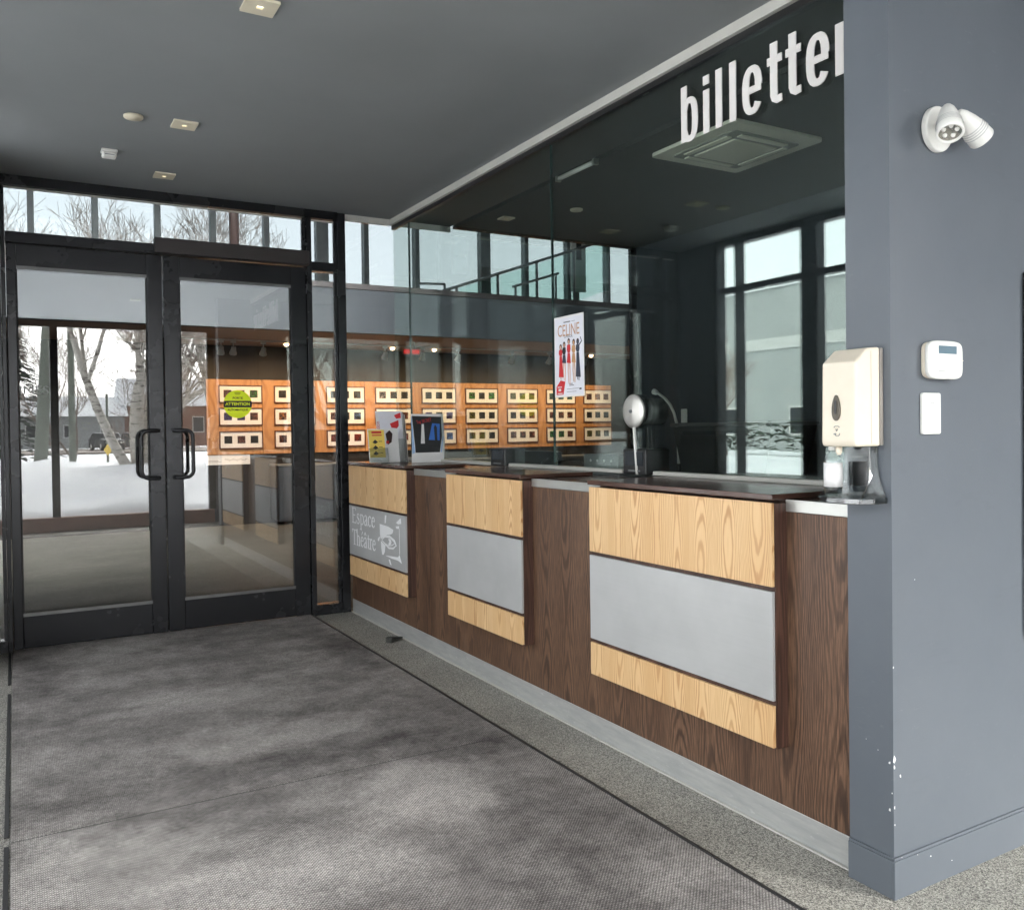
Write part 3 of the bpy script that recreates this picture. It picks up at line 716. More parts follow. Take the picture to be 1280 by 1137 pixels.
# poster on the glass
po = thing('poster', 'white CELINE show poster with five performers taped on the glass', 'poster', (XG, 3.83, 1.73))
fp = face_mx(XG - .0015, 3.978, 1.516)          # 0..0.28 by 0..0.43
PW, PH = .280, .430
obj('sheet', MB().rect(0, PW, 0, PH, fp, 0, .0008), 'paper', po)
obj('artwork', MB().rect(.008, PW - .008, .010, PH - .010, fp, .0009, .0011), 'lavender', po)
obj('sleeve', MB().rect(PW - .006, PW + .012, -.006, PH, fp, -.0006, -.0001), 'acrylic', po)
q = lambda x, y: (x * PW, y * PH)
k = MB(); text_mesh(k, 'CELINE', Fr(fp.p(PW * .49, PH * .815), fp.u, fp.v), .088, .0013, .0017, .74)
obj('title', k, 'gold', po)
k = MB(); k.rect(*[PW * .33, PW * .56], PH * .917, PH * .928, fp, .0013, .0016).rect(PW * .60, PW * .72, PH * .920, PH * .924, fp, .0013, .0016)
text_mesh(k, 'LE MUSICAL', Fr(fp.p(PW * .49, PH * .742), fp.u, fp.v), .019, .0013, .0016, .8)
k.rect(PW * .5, PW * .62, PH * .155, PH * .163, fp, .0013, .0016).rect(PW * .5, PW * .66, PH * .135, PH * .143, fp, .0013, .0016)
k.rect(PW * .42, PW * .82, PH * .095, PH * .099, fp, .0013, .0016).rect(PW * .42, PW * .74, PH * .06, PH * .064, fp, .0013, .0016).rect(PW * .84, PW * .91, PH * .08, PH * .10, fp, .0013, .0016)
obj('small_print', k, 'ink', po)
k = MB(); k.prism([q(.06, .03), q(.30, .03), q(.37, .19), q(.20, .21), q(.06, .13)], fp, .0013, .0017); obj('price_flash', k, 'red', po)
k = MB().rect(PW * .10, PW * .25, PH * .12, PH * .132, fp, .0019, .0022).rect(PW * .13, PW * .22, PH * .075, PH * .105, fp, .0019, .0022).rect(PW * .10, PW * .27, PH * .04, PH * .052, fp, .0019, .0022); obj('price_print', k, 'white', po)
def figure(x, top, hgt, top_mat, bot_mat, leg_mat, long=False, arm=False):
    h = hgt
    b = MB(); b.disc(PW * x, PH * (top - .035 * h), PW * .028, fp, .0012, .0020, 12, PH * .026)
    b.ribbon([q(x - .02, top - .42 * h), q(x - .03, top - .70 * h), q(x - .01, top - .98 * h)], [.010, .008, .005], fp, .0012, .0016)
    b.ribbon([q(x + .02, top - .42 * h), q(x + .035, top - .70 * h), q(x + .03, top - 1.0 * h)], [.010, .008, .005], fp, .0012, .0017)
    obj('figure_skin', b, leg_mat, po)
    b = MB(); b.disc(PW * x, PH * (top - .015 * h), PW * .045, fp, .0011, .0014, 12, PH * .035 * 1.1); obj('figure_hair', b, 'hair', po)
    b = MB(); b.prism([q(x - .05, top - .09 * h), q(x + .05, top - .09 * h), q(x + .06, top - .2 * h), q(x + .035, top - .28 * h), q(x - .035, top - .28 * h), q(x - .065, top - .2 * h)], fp, .0014, .0022)
    if arm: b.ribbon([q(x + .04, top - .11 * h), q(x + .13, top - .02 * h), q(x + .09, top + .09 * h)], [.008, .007, .005], fp, .0014, .0021)
    obj('figure_top', b, top_mat, po)
    b = MB(); l = .92 if long else .52
    b.prism([q(x - .04, top - .285 * h), q(x + .04, top - .285 * h), q(x + (.09 if long else .065), top - l * h), q(x - .07, top - (l - .02) * h)], fp, .0015, .0023)
    obj('figure_skirt', b, bot_mat, po)
figure(.22, .63, .42, 'red', 'red', 'skin', True); figure(.34, .655, .46, 'ink', 'navy', 'skin'); figure(.50, .69, .54, 'red', 'red', 'skin')
figure(.665, .67, .50, 'tan', 'tan', 'tan'); figure(.80, .67, .48, 'navy', 'navy', 'navy', True, True)

# leaflets and card on the far end of the counter
ZT = 1.1285
hd = thing('leaflet_holder', 'clear acrylic holder with leaflets on the far end of the counter', 'leaflet holder', (2.30, 5.72, ZT))
def lean(o, ux, tilt): # leaning sheet frame: faces -Y, tilted back
    u = Vector((math.cos(ux), math.sin(ux), 0)); n = Vector((math.sin(ux), -math.cos(ux), 0))
    v = Vector((0, 0, 1)) * math.cos(tilt) - n * math.sin(tilt); return Fr(o, u, v)
fh = lean((2.10, 5.62, ZT + .003), -.05, .20)
obj('front_pocket', MB().rect(0, .135, 0, .10, fh, .010, .013), 'acrylic', hd)
obj('base_plate', MB().box(2.10, 2.40, 5.58, 5.86, ZT, ZT + .003), 'acrylic', hd)
fh2 = lean((2.20, 5.71, ZT + .003), -.05, .20)
obj('back_pocket', MB().rect(0, .20, 0, .16, fh2, .018, .021).rect(0, .21, 0, .20, fh2, -.024, -.021), 'acrylic', hd)
lf = thing('leaflet', 'yellow programme leaflet with red heading in front pocket', 'leaflet', (2.16, 5.62, ZT))
obj('sheet', MB().rect(.0, .125, .0, .235, fh, 0, .002), 'paper', lf)
obj('artwork', MB().rect(.006, .119, .035, .228, fh, .0022, .0027), 'yellow', lf)
obj('heading', MB().rect(.028, .098, .203, .218, fh, .0029, .0033).rect(.03, .10, .186, .194, fh, .0029, .0033), 'red', lf)
k = MB()
for i in range(3): k.prism([(.03, .14 - i * .04), (.05, .16 - i * .04), (.07, .142 - i * .04), (.05, .13 - i * .04)], fh, .0029, .0033).rect(.075, .10, .145 - i * .04, .149 - i * .04, fh, .0029, .0033)
obj('pictures', k, 'ink', lf)
br = thing('brochure', 'stack of white brochures with red corner motif behind the yellow leaflet', 'brochure', (2.27, 5.71, ZT))
obj('cover', MB().rect(0, .195, .0, .36, fh2, .010, .012), 'paper', br)
obj('artwork', MB().rect(.02, .190, .16, .355, fh2, .0122, .0126), 'lavender', br)
obj('motif', MB().prism([(.135, .33), (.185, .35), (.185, .31), (.15, .305)], fh2, .0128, .0132).prism([(.10, .27), (.165, .295), (.165, .255), (.15, .235), (.11, .24)], fh2, .0128, .0132).prism([(.105, .232), (.145, .228), (.14, .215), (.11, .215)], fh2, .0128, .0132), 'red', br)
k = MB(); text_mesh(k, 'notion', Fr(fh2.p(.012, .24, 0), fh2.v, -fh2.u), .04, .0128, .0132, .9); obj('lettering', k, 'red', br)
for i in range(4): obj('page_block', MB().rect(.004 + i * .006, .200 + i * .009, 0, .352 - i * .004, fh2, .009 - .009 * (i + 1), .0085 - .009 * i), 'paper' if i % 2 else 'grey_plastic', br)
lf = thing('leaflet', 'white and red photo leaflet beside the yellow one', 'leaflet', (2.30, 5.64, ZT))
fh3 = lean((2.235, 5.655, ZT + .003), -.05, .2)
obj('sheet', MB().rect(0, .10, 0, .235, fh3, 0, .002), 'paper', lf)
obj('artwork', MB().prism([(.02, .12), (.05, .14), (.06, .20), (.04, .225), (.01, .2)], fh3, .0022, .0026), 'hair', lf)
obj('stripe', MB().rect(.01, .03, .13, .15, fh3, .0028, .0031), 'red', lf)
cdo = thing('counter_card', 'dark show card with red title and blue figure leaning on the counter', 'show card', (2.55, 5.5, ZT))
fk = lean((2.345, 5.42, ZT + .001), -.04, .17)
obj('sheet', MB().prism([(-.02, 0), (.215, 0), (.235, .15), (.235, .335), (.0, .335), (-.005, .17)], fk, 0, .0025), 'paper', cdo)
obj('artwork', MB().prism([(.012, .068), (.19, .068), (.215, .18), (.22, .315), (.005, .322), (.01, .2)], fk, .0028, .0032), 'ink', cdo)
obj('side_strip', MB().prism([(-.012, .06), (.008, .068), (.004, .32), (-.002, .32)], fk, .0027, .0031).prism([(.196, .068), (.205, .068), (.226, .18), (.219, .178)], fk, .0027, .0031), 'lightblue', cdo)
k = MB(); text_mesh(k, 'Top SECRET', Fr(fk.p(.09, .285, 0), (fk.u + fk.v * .16).normalized(), (fk.v - fk.u * .16).normalized()), .034, .0035, .0039, .62); obj('title', k, 'red', cdo)
obj('beam', MB().prism([(.055, .13), (.085, .13), (.088, .265), (.072, .265)], fk, .0034, .0038), 'paper', cdo)
obj('stage', MB().prism([(.115, .155), (.195, .15), (.205, .265), (.15, .27)], fk, .0034, .0037), 'blue', cdo)
obj('person_print', MB().prism([(.16, .15), (.178, .15), (.182, .24), (.17, .262), (.16, .24)], fk, .0039, .0042), 'ink', cdo)
obj('strut', MB().prism([(.05, 0), (.15, 0), (.12, .2), (.08, .2)], lean((2.345, 5.50, ZT), -.04, -.10), -.002, 0), 'paper', cdo)

# speaking disc through the glass and its post, terminals
dk = thing('speaking_disc', 'round brushed steel speaking disc on a post by the ticket window', 'intercom', (2.52, 3.26, ZT))
obj('disc', MB().lathe([(0, .012), (.012, .010), (.055, .004), (.076, .001), (.080, -.004), (.078, -.010), (0, -.010)], (XG - .03, 3.262, 1.425), (-1, 0, 0), 40), 'steel', dk)
obj('rim', MB().lathe([(.070, 0), (.078, 0), (.078, -.010), (.070, -.010)], (XG - .018, 3.262, 1.425), (-1, 0, 0), 40), 'black', dk)
obj('hub', MB().lathe([(0, .018), (.008, .017), (.009, .010)], (XG - .03, 3.262, 1.425), (-1, 0, 0), 16), 'grey_plastic', dk)
obj('tube', MB().lathe([(.062, .0), (.062, .12), (.056, .12), (0, .118)], (XG + .014, 3.262, 1.425), (1, 0, 0), 32), 'grey_plastic', dk)  # solid cylinder modelled in place of the disc's reflection in the glass
obj('post', MB().tube([(XG - .036, 3.245, 1.350), (XG - .036, 3.225, ZT)], .0075, 12), 'white', dk)
def terminal(x, y, w_, h_, lab):
    t_ = thing('card_terminal', lab, 'card terminal', (x, y, ZT - .02), 'black devices in the glass openings')
    obj('housing', MB().box(x - .04, x + .10, y - w_, y + w_, ZT + .0003, ZT + h_, .006), 'black', t_)
    obj('screen', MB().box(x - .0425, x - .0405, y - w_ * .75, y + w_ * .75, ZT + h_ * .35, ZT + h_ * .9), 'g_dark', t_)
    obj('slot', MB().box(x - .043, x - .0405, y - w_ * .5, y + w_ * .5, ZT + h_ * .12, ZT + h_ * .18), 'grey_plastic', t_)
terminal(2.56, 3.245, .088, .118, 'black payment terminal in the glass opening under the steel disc')
terminal(2.56, 4.575, .09, .105, 'black payment terminal in the glass opening near the poster')
# inside desk and things on it
ds = thing('office_desk', 'dark work desk behind the ticket window, top made pale to bounce light', 'desk', (3.0, 4, 0))
obj('desk_top', MB().box(2.70, 3.30, YW + .2, 6.1, 1.035, 1.065, .003), 'siding_pale', ds)  # pale top set to bounce light up onto the cassette
obj('back_panel', MB().box(3.22, 3.25, YW + .2, 6.1, .02, 1.034), 'black', ds)
for y in (1.85, 3.3, 4.7, 6.05): obj('leg', MB().box(2.72, 3.2, y, y + .03, .001, 1.034), 'black', ds)
pt = thing('ticket_printer', 'grey ticket printer with a row of lit buttons behind the glass', 'printer', (2.95, 3.85, 1.066))
obj('housing', MB().box(2.84, 3.08, 3.80, 4.13, 1.066, 1.20, .008), 'grey_plastic', pt)
obj('slot', MB().box(2.8375, 2.8395, 3.82, 4.11, 1.10, 1.112), 'black', pt)
for i in range(4): obj('button', MB().lathe([(0, .003), (.007, .003), (.008, 0)], (2.839, 3.86 + i * .065, 1.165), (-1, 0, 0), 10), 'white', pt)
mo = thing('monitor', 'black flat monitor seen from behind on the office desk', 'monitor', (3.05, 4.95, 1.066))
obj('shell', MB().box(3.04, 3.08, 4.72, 5.2, 1.09, 1.20, .008), 'black', mo); obj('stand', MB().box(3.0, 3.14, 4.9, 5.02, 1.066, 1.10, .004), 'black', mo)
tag(obj('clipboard', MB().box(2.86, 3.12, 4.20, 4.62, 1.0665, 1.078, .002), plain('teal folder', (.04, .16, .22), .5)), 'flat teal folder lying on the office desk', 'folder')
tag(obj('cable', MB().tube([(2.95 + .09 * math.sin(i * .5), 4.3 + i * .035, 1.085 + .07 * abs(math.sin(i * .33))) for i in range(22)], .004, 6), 'black'), 'black cable looped over the office desk', 'cable')
bn = thing('storage_bin', 'large black plastic bin with a slotted rim in the office', 'bin', (4.1, 4.25, 0))
fb = face_mx(4.0, 5.26, 0)
obj('shell', MB().hull([(x, y, z) for z, a_, b_ in ((.80, .10, .12), (1.349, .0, .0)) for x in (4.0 + a_ * .3, 4.40 - a_ * .3) for y in (3.80 + b_, 4.71 - b_)]), 'bin_black', bn)
obj('rim', MB().box(3.985, 4.415, 3.785, 4.725, 1.350, 1.374, .006), plain('bin rim', (.11, .11, .11), .35), bn)
obj('slot', MB().prism(rr(.24, .012, .0115), face_mx(4.0, 4.365, 1.306), .0035, .006), 'g_dark', bn)
obj('pedestal', MB().box(4.02, 4.40, 3.9, 4.6, .001, .799), 'wall_dark', bn)
gl = thing('gooseneck_lamp', 'thin pale gooseneck lamp curving behind the black bin', 'lamp', (4.5, 5.3, 0))
obj('arm', MB().tube([(4.5, 5.235, 1.04), (4.5, 5.24, 1.25), (4.5, 5.255, 1.38), (4.5, 5.285, 1.46), (4.5, 5.33, 1.525), (4.5, 5.39, 1.575), (4.5, 5.46, 1.612), (4.5, 5.50, 1.628)], .011, 8), 'white', gl)
obj('head', MB().lathe([(0, -.02), (.02, -.015), (.024, .02), (0, .02)], (4.5, 5.51, 1.63), (0, .9, .3), 12), 'white', gl)
obj('base', MB().lathe([(0, 0), (.09, 0), (.09, .03), (0.03, .05), (.02, 1.06)], (4.5, 5.235, .001), (0, 0, 1), 16), 'black', gl)
for y, z, lab in ((6.08, 1.485, 'upper white socket on the office back wall'), (5.62, 1.44, 'white switch plate on the office back wall above the black bin')):
    s_ = thing('wall_socket', lab, 'socket', (XO, y, z))
    f = face_mx(XO - .0005, y, z)
    obj('plate', MB().prism(rr(.036, .058, .006), f, 0, .006), 'white', s_); obj('insert', MB().rect(-.016, .016, -.034, .034, f, .0062, .009), 'paper', s_)

# ------------------------------------------------------------------ things on the pillar wall
dp = thing('soap_dispenser', 'cream automatic sanitizer dispenser on the pillar edge', 'dispenser', (XW, 1.68, 1.42))
ya, yb = 1.617, 1.735
pr = [(.0, 1.287), (.112, 1.287), (.117, 1.30), (.113, 1.525), (.062, 1.565), (0, 1.568)]
fd = Fr((XW - .013, ya, 0), (-1, 0, 0), (0, 0, 1))
obj('back_plate', MB().box(XW - .0125, XW - .0005, ya - .002, yb + .002, 1.289, 1.566, .003), plain('warm grey plastic', (.30, .27, .24), .5), dp)
b_ = MB(); b_.prism([(u - .0 if u == 0 else u - .012, v) for u, v in pr], fd, 0, yb - ya, .006); obj('shell', b_, 'cream', dp)
obj('seam', MB().box(XW - .052, XW - .0508, ya - .0005, ya + .002, 1.294, 1.556), plain('grey seam', (.30, .27, .23), .6, bs=0), dp)
fw = face_mx(XW - .013 - .1035, 1.682, 1.385)
tear = [(.018 * math.sin(a_) * (1 - .42 * (math.cos(a_) * .5 + .5)), .012 + .037 * math.cos(a_)) for a_ in [i / 20 * 2 * PI for i in range(20)]]
obj('window', MB().prism(tear, fw, -.006, .0042, .001), plain('smoky brown window', (.09, .075, .055), .2, bs=0), dp)
obj('window_slot', MB().prism(rr(.0035, .02, .003), Fr(fw.p(0, .014), fw.u, fw.v), .0044, .0056), 'black', dp)
k = MB(); fi = Fr(fw.p(.002, -.052), fw.u, fw.v)
k.ribbon(arc(0, .004, .011, .009, 150, 30, 8), .0013, fi, .002, .0040).ribbon([(-.003, .004), (0, -.002), (.003, .004)], .001, fi, .002, .0040).ribbon(arc(.002, -.010, .008, .006, 200, 380, 8), .0013, fi, .002, .0040).rect(-.010, -.002, -.012, -.008, fi, .002, .0040)
obj('hand_symbol', k, 'grey_plastic', dp)
obj('nozzle', MB().lathe([(0, 0), (.009, 0), (.009, .018), (.005, .026), (0, .026)], (2.06, 1.70, 1.288), (0, 0, -1), 12), 'cream', dp)
ty = thing('drip_tray', 'clear smoky plastic drip tray below the cream dispenser', 'drip tray', (XW, 1.66, 1.13))
f = Fr((XW - .003, 1.690, 1.125), (0, -1, 0), (0, 0, 1))
out = [(-.085, 0), (.085, 0), (.083, .02), (.068, .055), (.058, .10), (.056, .162), (-.056, .162), (-.058, .10), (-.068, .055), (-.083, .02)]
obj('back_panel', MB().prism(out, f, .0, .004), 'smoke', ty)
for sg_ in (-1, 1):
    pts = [(sg_ * .083, .012), (sg_ * .067, .055), (sg_ * .057, .10), (sg_ * .055, .162)]
    bm_ = MB()
    for (u0, v0), (u1, v1), d0, d1 in zip(pts, pts[1:], (.098, .05, .03), (.05, .03, .03)):
        bm_.hull([f.p(u, v, d) for (u, v, dd) in ((u0, v0, d0), (u1, v1, d1)) for d in (.004, dd) for u in (u, u - sg_ * .004)])
    obj('side_wing', bm_, 'acrylic', ty)
obj('tray', MB().prism([(-.09, 0), (.09, 0), (.09, .06), (.07, .098), (.03, .112), (-.03, .112), (-.07, .098), (-.09, .06)], Fr((XW - .004, 1.69, 1.128), (0, 1, 0), (-1, 0, 0)), -.004, .014, .003), 'smoke', ty)
obj('recess_rim', MB().ribbon([(-.03, .03), (-.03, .13), (.03, .13)], .004, f, .0045, .007), 'acrylic', ty)
bt = thing('sanitizer_bottle', 'clear pump bottle with white label left of the drip tray', 'bottle', (2.075, 1.735, 1.145))
o = (2.085, 1.742, 1.146)
obj('body', MB().lathe([(0, 0), (.023, 0), (.026, .004), (.026, .09), (.022, .108), (.012, .122), (.010, .128), (0, .128)], o, (0, 0, 1), 24), 'acrylic', bt)
obj('liquid', MB().lathe([(0, .002), (.022, .002), (.0245, .005), (.0245, .07), (0, .07)], o, (0, 0, 1), 24), 'smoke', bt)
obj('label', MB().lathe([(.0262, .022), (.0266, .022), (.0266, .092), (.0262, .092)], o, (0, 0, 1), 24), 'paper', bt)
obj('pump', MB().lathe([(0, .128), (.012, .128), (.012, .142), (.005, .144), (.005, .16), (0, .16)], o, (0, 0, 1), 16), 'white', bt)

el = thing('emergency_light', 'white twin head emergency light high on the grey wall', 'emergency light', (2.345, YW, 2.2))
def oval(rx, rz, n=32): return [(rx * math.cos(2 * PI * i / n), rz * math.sin(2 * PI * i / n)) for i in range(n)]
obj('base_plate', MB().prism(oval(.062, .066), face_my(2.348, YW - .0005, 2.204), 0, .020, .005), 'white', el)
obj('arm', MB().tube([(2.345, YW - .02, 2.204), (2.315, YW - .055, 2.210), (2.39, YW - .058, 2.212)], .006, 8), plain('lamp arm', (.55, .54, .52), .4), el)
def head(o, d, nm):
    d = Vector(d).normalized(); o = Vector(o)
    h = obj('lamp_head', MB().lathe([(0, -.076), (.012, -.071), (.020, -.056), (.028, -.028), (.034, .006), (.036, .040), (.034, .044), (.030, .043), (.030, .036)], o, d, 28), 'white', el)
    obj('reflector', MB().lathe([(0.030, .036), (.02, .030), (0, .027)], o, d, 28), 'led', h)
    e1_ = d.orthogonal().normalized(); e2_ = d.cross(e1_)
    for k in range(5): 
        a_ = 2 * PI * k / 5; p_ = o + d * .031 + (e1_ * math.cos(a_) + e2_ * math.sin(a_)) * .018
        obj('diode', MB().lathe([(0, .007), (.005, .005), (.0065, 0)], p_, d, 10), 'white', h)
    rb = MB()
    for k in range(4): rb.lathe([(.0318 + k * .0011, -.008 + k * .007), (.0334 + k * .0011, -.0065 + k * .007), (.0330 + k * .0011, -.005 + k * .007)], o, d, 28)
    obj('cooling_ribs', rb, plain('rib grey', (.5, .5, .49), .5), h)
head((2.292, YW - .085, 2.190), (-.42, -.35, -.84), 1)
head((2.425, YW - .072, 2.199), (.80, -.12, -.58), 2)

th = thing('thermostat', 'white thermostat with small display on the grey wall', 'thermostat', (2.357, YW, 1.535))
f = face_my(2.357, YW - .0005, 1.533)
cush = []
for i in range(36):
    a_ = 2 * PI * i / 36; c, s_ = math.cos(a_), math.sin(a_); cush.append((.080 * abs(c) ** .42 * (1 if c > 0 else -1), .056 * abs(s_) ** .36 * (1 if s_ > 0 else -1)))
obj('base', MB().prism([(x * .97, y * .97) for x, y in cush], f, 0, .012, .003), 'cream', th)
obj('cover', MB().prism(cush, f, .0122, .030, .006), 'white', th)
obj('display', MB().rect(-.038, .046, .018, .041, f, .0303, .0312), 'lcd', th)
obj('seam', MB().rect(-.0795, .0795, -.0008, .0008, f, .0296, .0303), 'cream', th)
obj('print', MB().rect(-.038, -.008, -.034, -.032, f, .0303, .0307), 'grey_plastic', th)
rc = thing('wall_remote', 'narrow white remote in its cradle below the thermostat', 'remote', (2.317, YW, 1.378))
f = face_my(2.316, YW - .0005, 1.378)
obj('cradle', MB().prism(rr(.042, .060, .006), f, 0, .010, .002), 'white', rc)
obj('print', MB().rect(-.006, .008, .038, .0395, f, .0103, .0107).rect(-.008, .01, .030, .0315, f, .0103, .0107).rect(-.008, .008, -.036, -.035, f, .0103, .0107), 'grey_plastic', rc)

bd = thing('wall_board', 'dark speckled board on the grey wall at the right edge', 'board', (3.3, YW, 1.2))
def speckle():
    t = NT('black speckled board'); v = t.obj(); n = t.noise(v, 300, 3, .7)
    return t.pbsdf(t.ramp(n, [(.60, (.012, .012, .014)), (.68, (.5, .5, .52))]), .5, 0, t.bump(n, .4, .002))
obj('panel', MB().box(2.793, 3.9, YW - .026, YW - .001, .67, 1.826, .004), speckle(), bd)

# ------------------------------------------------------------------ lobby: display wall with framed prints
dw = thing('display_wall', 'orange wood display wall carrying rows of framed prints', 'display wall', (5.8, YA, 1.5))
for i in range(9):
    x0 = 2.40 + i * .797; obj('board_panel', MB().box(x0 + .003, x0 + .794, YA, YA + .028, 1.03, 2.125, .003), 'maple', dw)
def print_mat(nm, col):
    t = NT('print ' + nm); v = t.n('VectorMath', {0: t.obj(), 1: t.n('ObjectInfo').outputs['Random']}, operation='ADD').outputs[0]
    n = t.noise(v, 26, 4, .6, 1.2); n2 = t.noise(v, 60, 3, .6)
    c = t.ramp(n, [(.42, (.008, .008, .008)), (.56, tuple(.8 * q_ for q_ in col)), (.72, tuple(min(.7, 2.6 * q_ + .03) for q_ in col))])
    return t.pbsdf(c, .4, 0)
pcol = {'green': (.03, .16, .03), 'black': (.015, .013, .012), 'olive': (.10, .10, .02), 'amber': (.28, .11, .02), 'violet': (.05, .03, .16), 'blue': (.08, .14, .3), 'brown': (.12, .04, .025), 'grey': (.16, .16, .16), 'red': (.18, .03, .02), 'teal': (.04, .14, .13)}
for k_, v_ in pcol.items(): M['p_' + k_] = print_mat(k_, v_)
grid = [['green', 'olive', 'brown', 'grey', 'black', 'green', 'olive', 'teal', 'amber'],
        ['violet', 'amber', 'blue', 'black', 'violet', 'olive', 'amber', 'brown', 'black'],
        ['black', 'brown', 'red', 'red', 'blue', 'black', 'violet', 'green', 'olive']]
rown = ['top', 'middle', 'bottom']; coln = ['first', 'second', 'third', 'fourth', 'fifth', 'sixth', 'seventh', 'eighth', 'ninth']
GX, GZ = [2.885 + i * .797 for i in range(9)], [1.912, 1.582, 1.243]
mesh_frame = mesh_card = mesh_print = None
for r in range(3):
    for c in range(9):
        t_ = thing('picture_frame', f'framed triptych of small {grid[r][c]} prints, {rown[r]} row, {coln[c]} column of the orange wall', 'picture', (GX[c], YA, GZ[r]), 'framed prints on the orange display wall')
        f = face_my(GX[c], YA - .002, GZ[r])
        if mesh_frame is None:
            k = MB(); w_, h_, e = .312, .129, .014
            k.rect(-w_, w_, h_ - e, h_, f, 0, .022).rect(-w_, w_, -h_, -h_ + e, f, 0, .022).rect(-w_, -w_ + e, -h_ + e, h_ - e, f, 0, .022).rect(w_ - e, w_, -h_ + e, h_ - e, f, 0, .022)
            o1 = obj('moulding', k, 'walnut', t_); o2 = obj('mat_board', MB().rect(-w_ + e, w_ - e, -h_ + e, h_ - e, f, .002, .008), 'paper', t_)
            mesh_frame, mesh_card = o1.data, o2.data
        else:
            for nm, me in (('moulding', mesh_frame), ('mat_board', mesh_card)):
                o = bpy.data.objects.new(nm, me); COL.objects.link(o); o.parent = t_
        for i in range(3):
            o = obj('print', MB().rect(-.056 + (i - 1) * .187, .056 + (i - 1) * .187, -.052, .058, f, .0085, .0095), 'p_' + random.choice([grid[r][c]] * 3 + ['black', 'brown']), t_)
pl_ = thing('caption_plate', 'white caption strip with handwriting under the left end of the display wall', 'caption', (2.7, YA, .95))
f = face_my(2.70, YA + .028, .955)
obj('strip', MB().rect(-.31, .31, -.07, .07, f, 0, .012), 'paper', pl_)
k = MB(); k.ribbon([(-.05 + i * .011, .012 * math.sin(i * 1.9) + .01 * math.sin(i * .7)) for i in range(30)], .005, f, .0123, .0128).rect(-.28, -.10, -.03, -.026, f, .0123, .0128).rect(-.28, -.14, -.012, -.008, f, .0123, .0128)
obj('handwriting', k, 'ink', pl_)

# black cabinets below, track lights above
for i in range(4):
    x0 = 3.3 + i * 1.6
    cb = thing('low_cabinet', ['dark low cabinet under the display wall, first from the left', 'dark low cabinet under the display wall, second from the left', 'dark low cabinet under the display wall, third from the left', 'dark low cabinet under the display wall, fourth from the left'][i], 'cabinet', (x0 + .75, YA - .3, 0), 'low cabinets under the display wall')
    obj('carcass', MB().box(x0, x0 + 1.5, YA - .45, YA + .02, .06, .85, .004), 'wall_dark', cb)
    obj('top', MB().box(x0 - .01, x0 + 1.51, YA - .47, YA + .02, .851, .875, .003), 'grey_plastic', cb)
    for j in range(3): obj('door', MB().box(x0 + .01 + j * .497, x0 + .497 + j * .497, YA - .468, YA - .4505, .09, .84, .002), 'wall_dark', cb)
tk = thing('lighting_track', 'thin white lighting track under the brown soffit', 'track', (5, 12.0, 2.6))
obj('bar', MB().box(1.6, 9.4, 11.985, 12.015, 2.585, 2.605), 'white', tk)
obj('hanger', MB().box(2.6, 2.61, 11.995, 12.005, 2.605, 2.619).box(5.6, 5.61, 11.995, 12.005, 2.605, 2.619), 'white', tk)
tx = [2.42, 2.58, 2.98, 4.75, 5.35, 5.95, 6.9, 7.6, 8.3]
tl = None
for i, x in enumerate(tx):
    lab = f'white track spotlight, {coln[i]} from the left on the lobby track'
    if tl is None:
        tl = thing('track_spotlight', lab, 'spotlight', (x, 12.0, 2.585), 'white spotlights on the lobby track'); o_ = tl
        obj('stem', MB().box(x - .035, x + .035, 11.99, 12.01, 2.555, 2.584).tube([(x, 12, 2.555), (x, 12, 2.49)], .008, 8), 'white', tl)
        obj('lamp_head', MB().lathe([(0, -.05), (.03, -.045), (.036, 0), (.05, .045), (.05, .06), (.042, .06), (.04, .05), (0, .045)], (x, 12.0, 2.46), (0, .55, -.83), 18), 'white', tl)
    else:
        o_ = copy_tree(tl); o_.location = (x, 12.0, 2.585); o_['label'] = lab
def spot(x, e, size=120):
    l = bpy.data.lights.new('spot_lamp', 'SPOT'); l.energy = e; l.color = (1, .66, .38); l.spot_size = math.radians(size); l.spot_blend = 1.0; l.shadow_soft_size = .05
    o = bpy.data.objects.new('spot_lamp', l); COL.objects.link(o); o.location = (x, 12.07, 2.40)
    o.rotation_euler = (Vector((x, 12.07, 2.40)) - Vector((x, YA, 1.40))).to_track_quat('Z', 'Y').to_euler()
for x in (2.6, 3.4, 4.2, 5.0, 5.8, 6.6, 7.4, 8.2, 9.0): spot(x, 8)
for i, (x, lab) in enumerate(((3.42, 'glowing recessed spot seen through the right door'), (5.05, 'glowing recessed spot left of the red exit sign'), (5.75, 'glowing recessed spot right of the red exit sign'), (8.75, 'glowing recessed spot just right of the show poster'))):
    rs = thing('recessed_spot', lab, 'ceiling spot', (x, 12.45, 2.62), 'lit recessed spots in the brown soffit')
    obj('trim_ring', MB().lathe([(.035, 0), (.05, .004), (.055, 0), (.055, -.004)], (x, 12.45, 2.619), (0, 0, -1), 18), 'white', rs)
    obj('bulb', MB().lathe([(.03, 0), (.034, .012), (.02, .03), (0, .036)], (x, 12.45, 2.615), (0, 0, -1), 16), 'spot_lit', rs)
ex = thing('exit_sign', 'small red exit sign hanging in the lobby', 'exit sign', (5.0, 11.6, 2.45))
obj('housing', MB().box(4.86, 5.12, 11.58, 11.62, 2.44, 2.52, .004), 'grey_plastic', ex); 
obj('face', MB().box(4.87, 5.11, 11.572, 11.579, 2.45, 2.51), 'exit_red', ex); obj('rod', MB().tube([(5.04, 11.6, 2.52), (5.04, 11.6, 2.62)], .008, 6), 'black', ex)

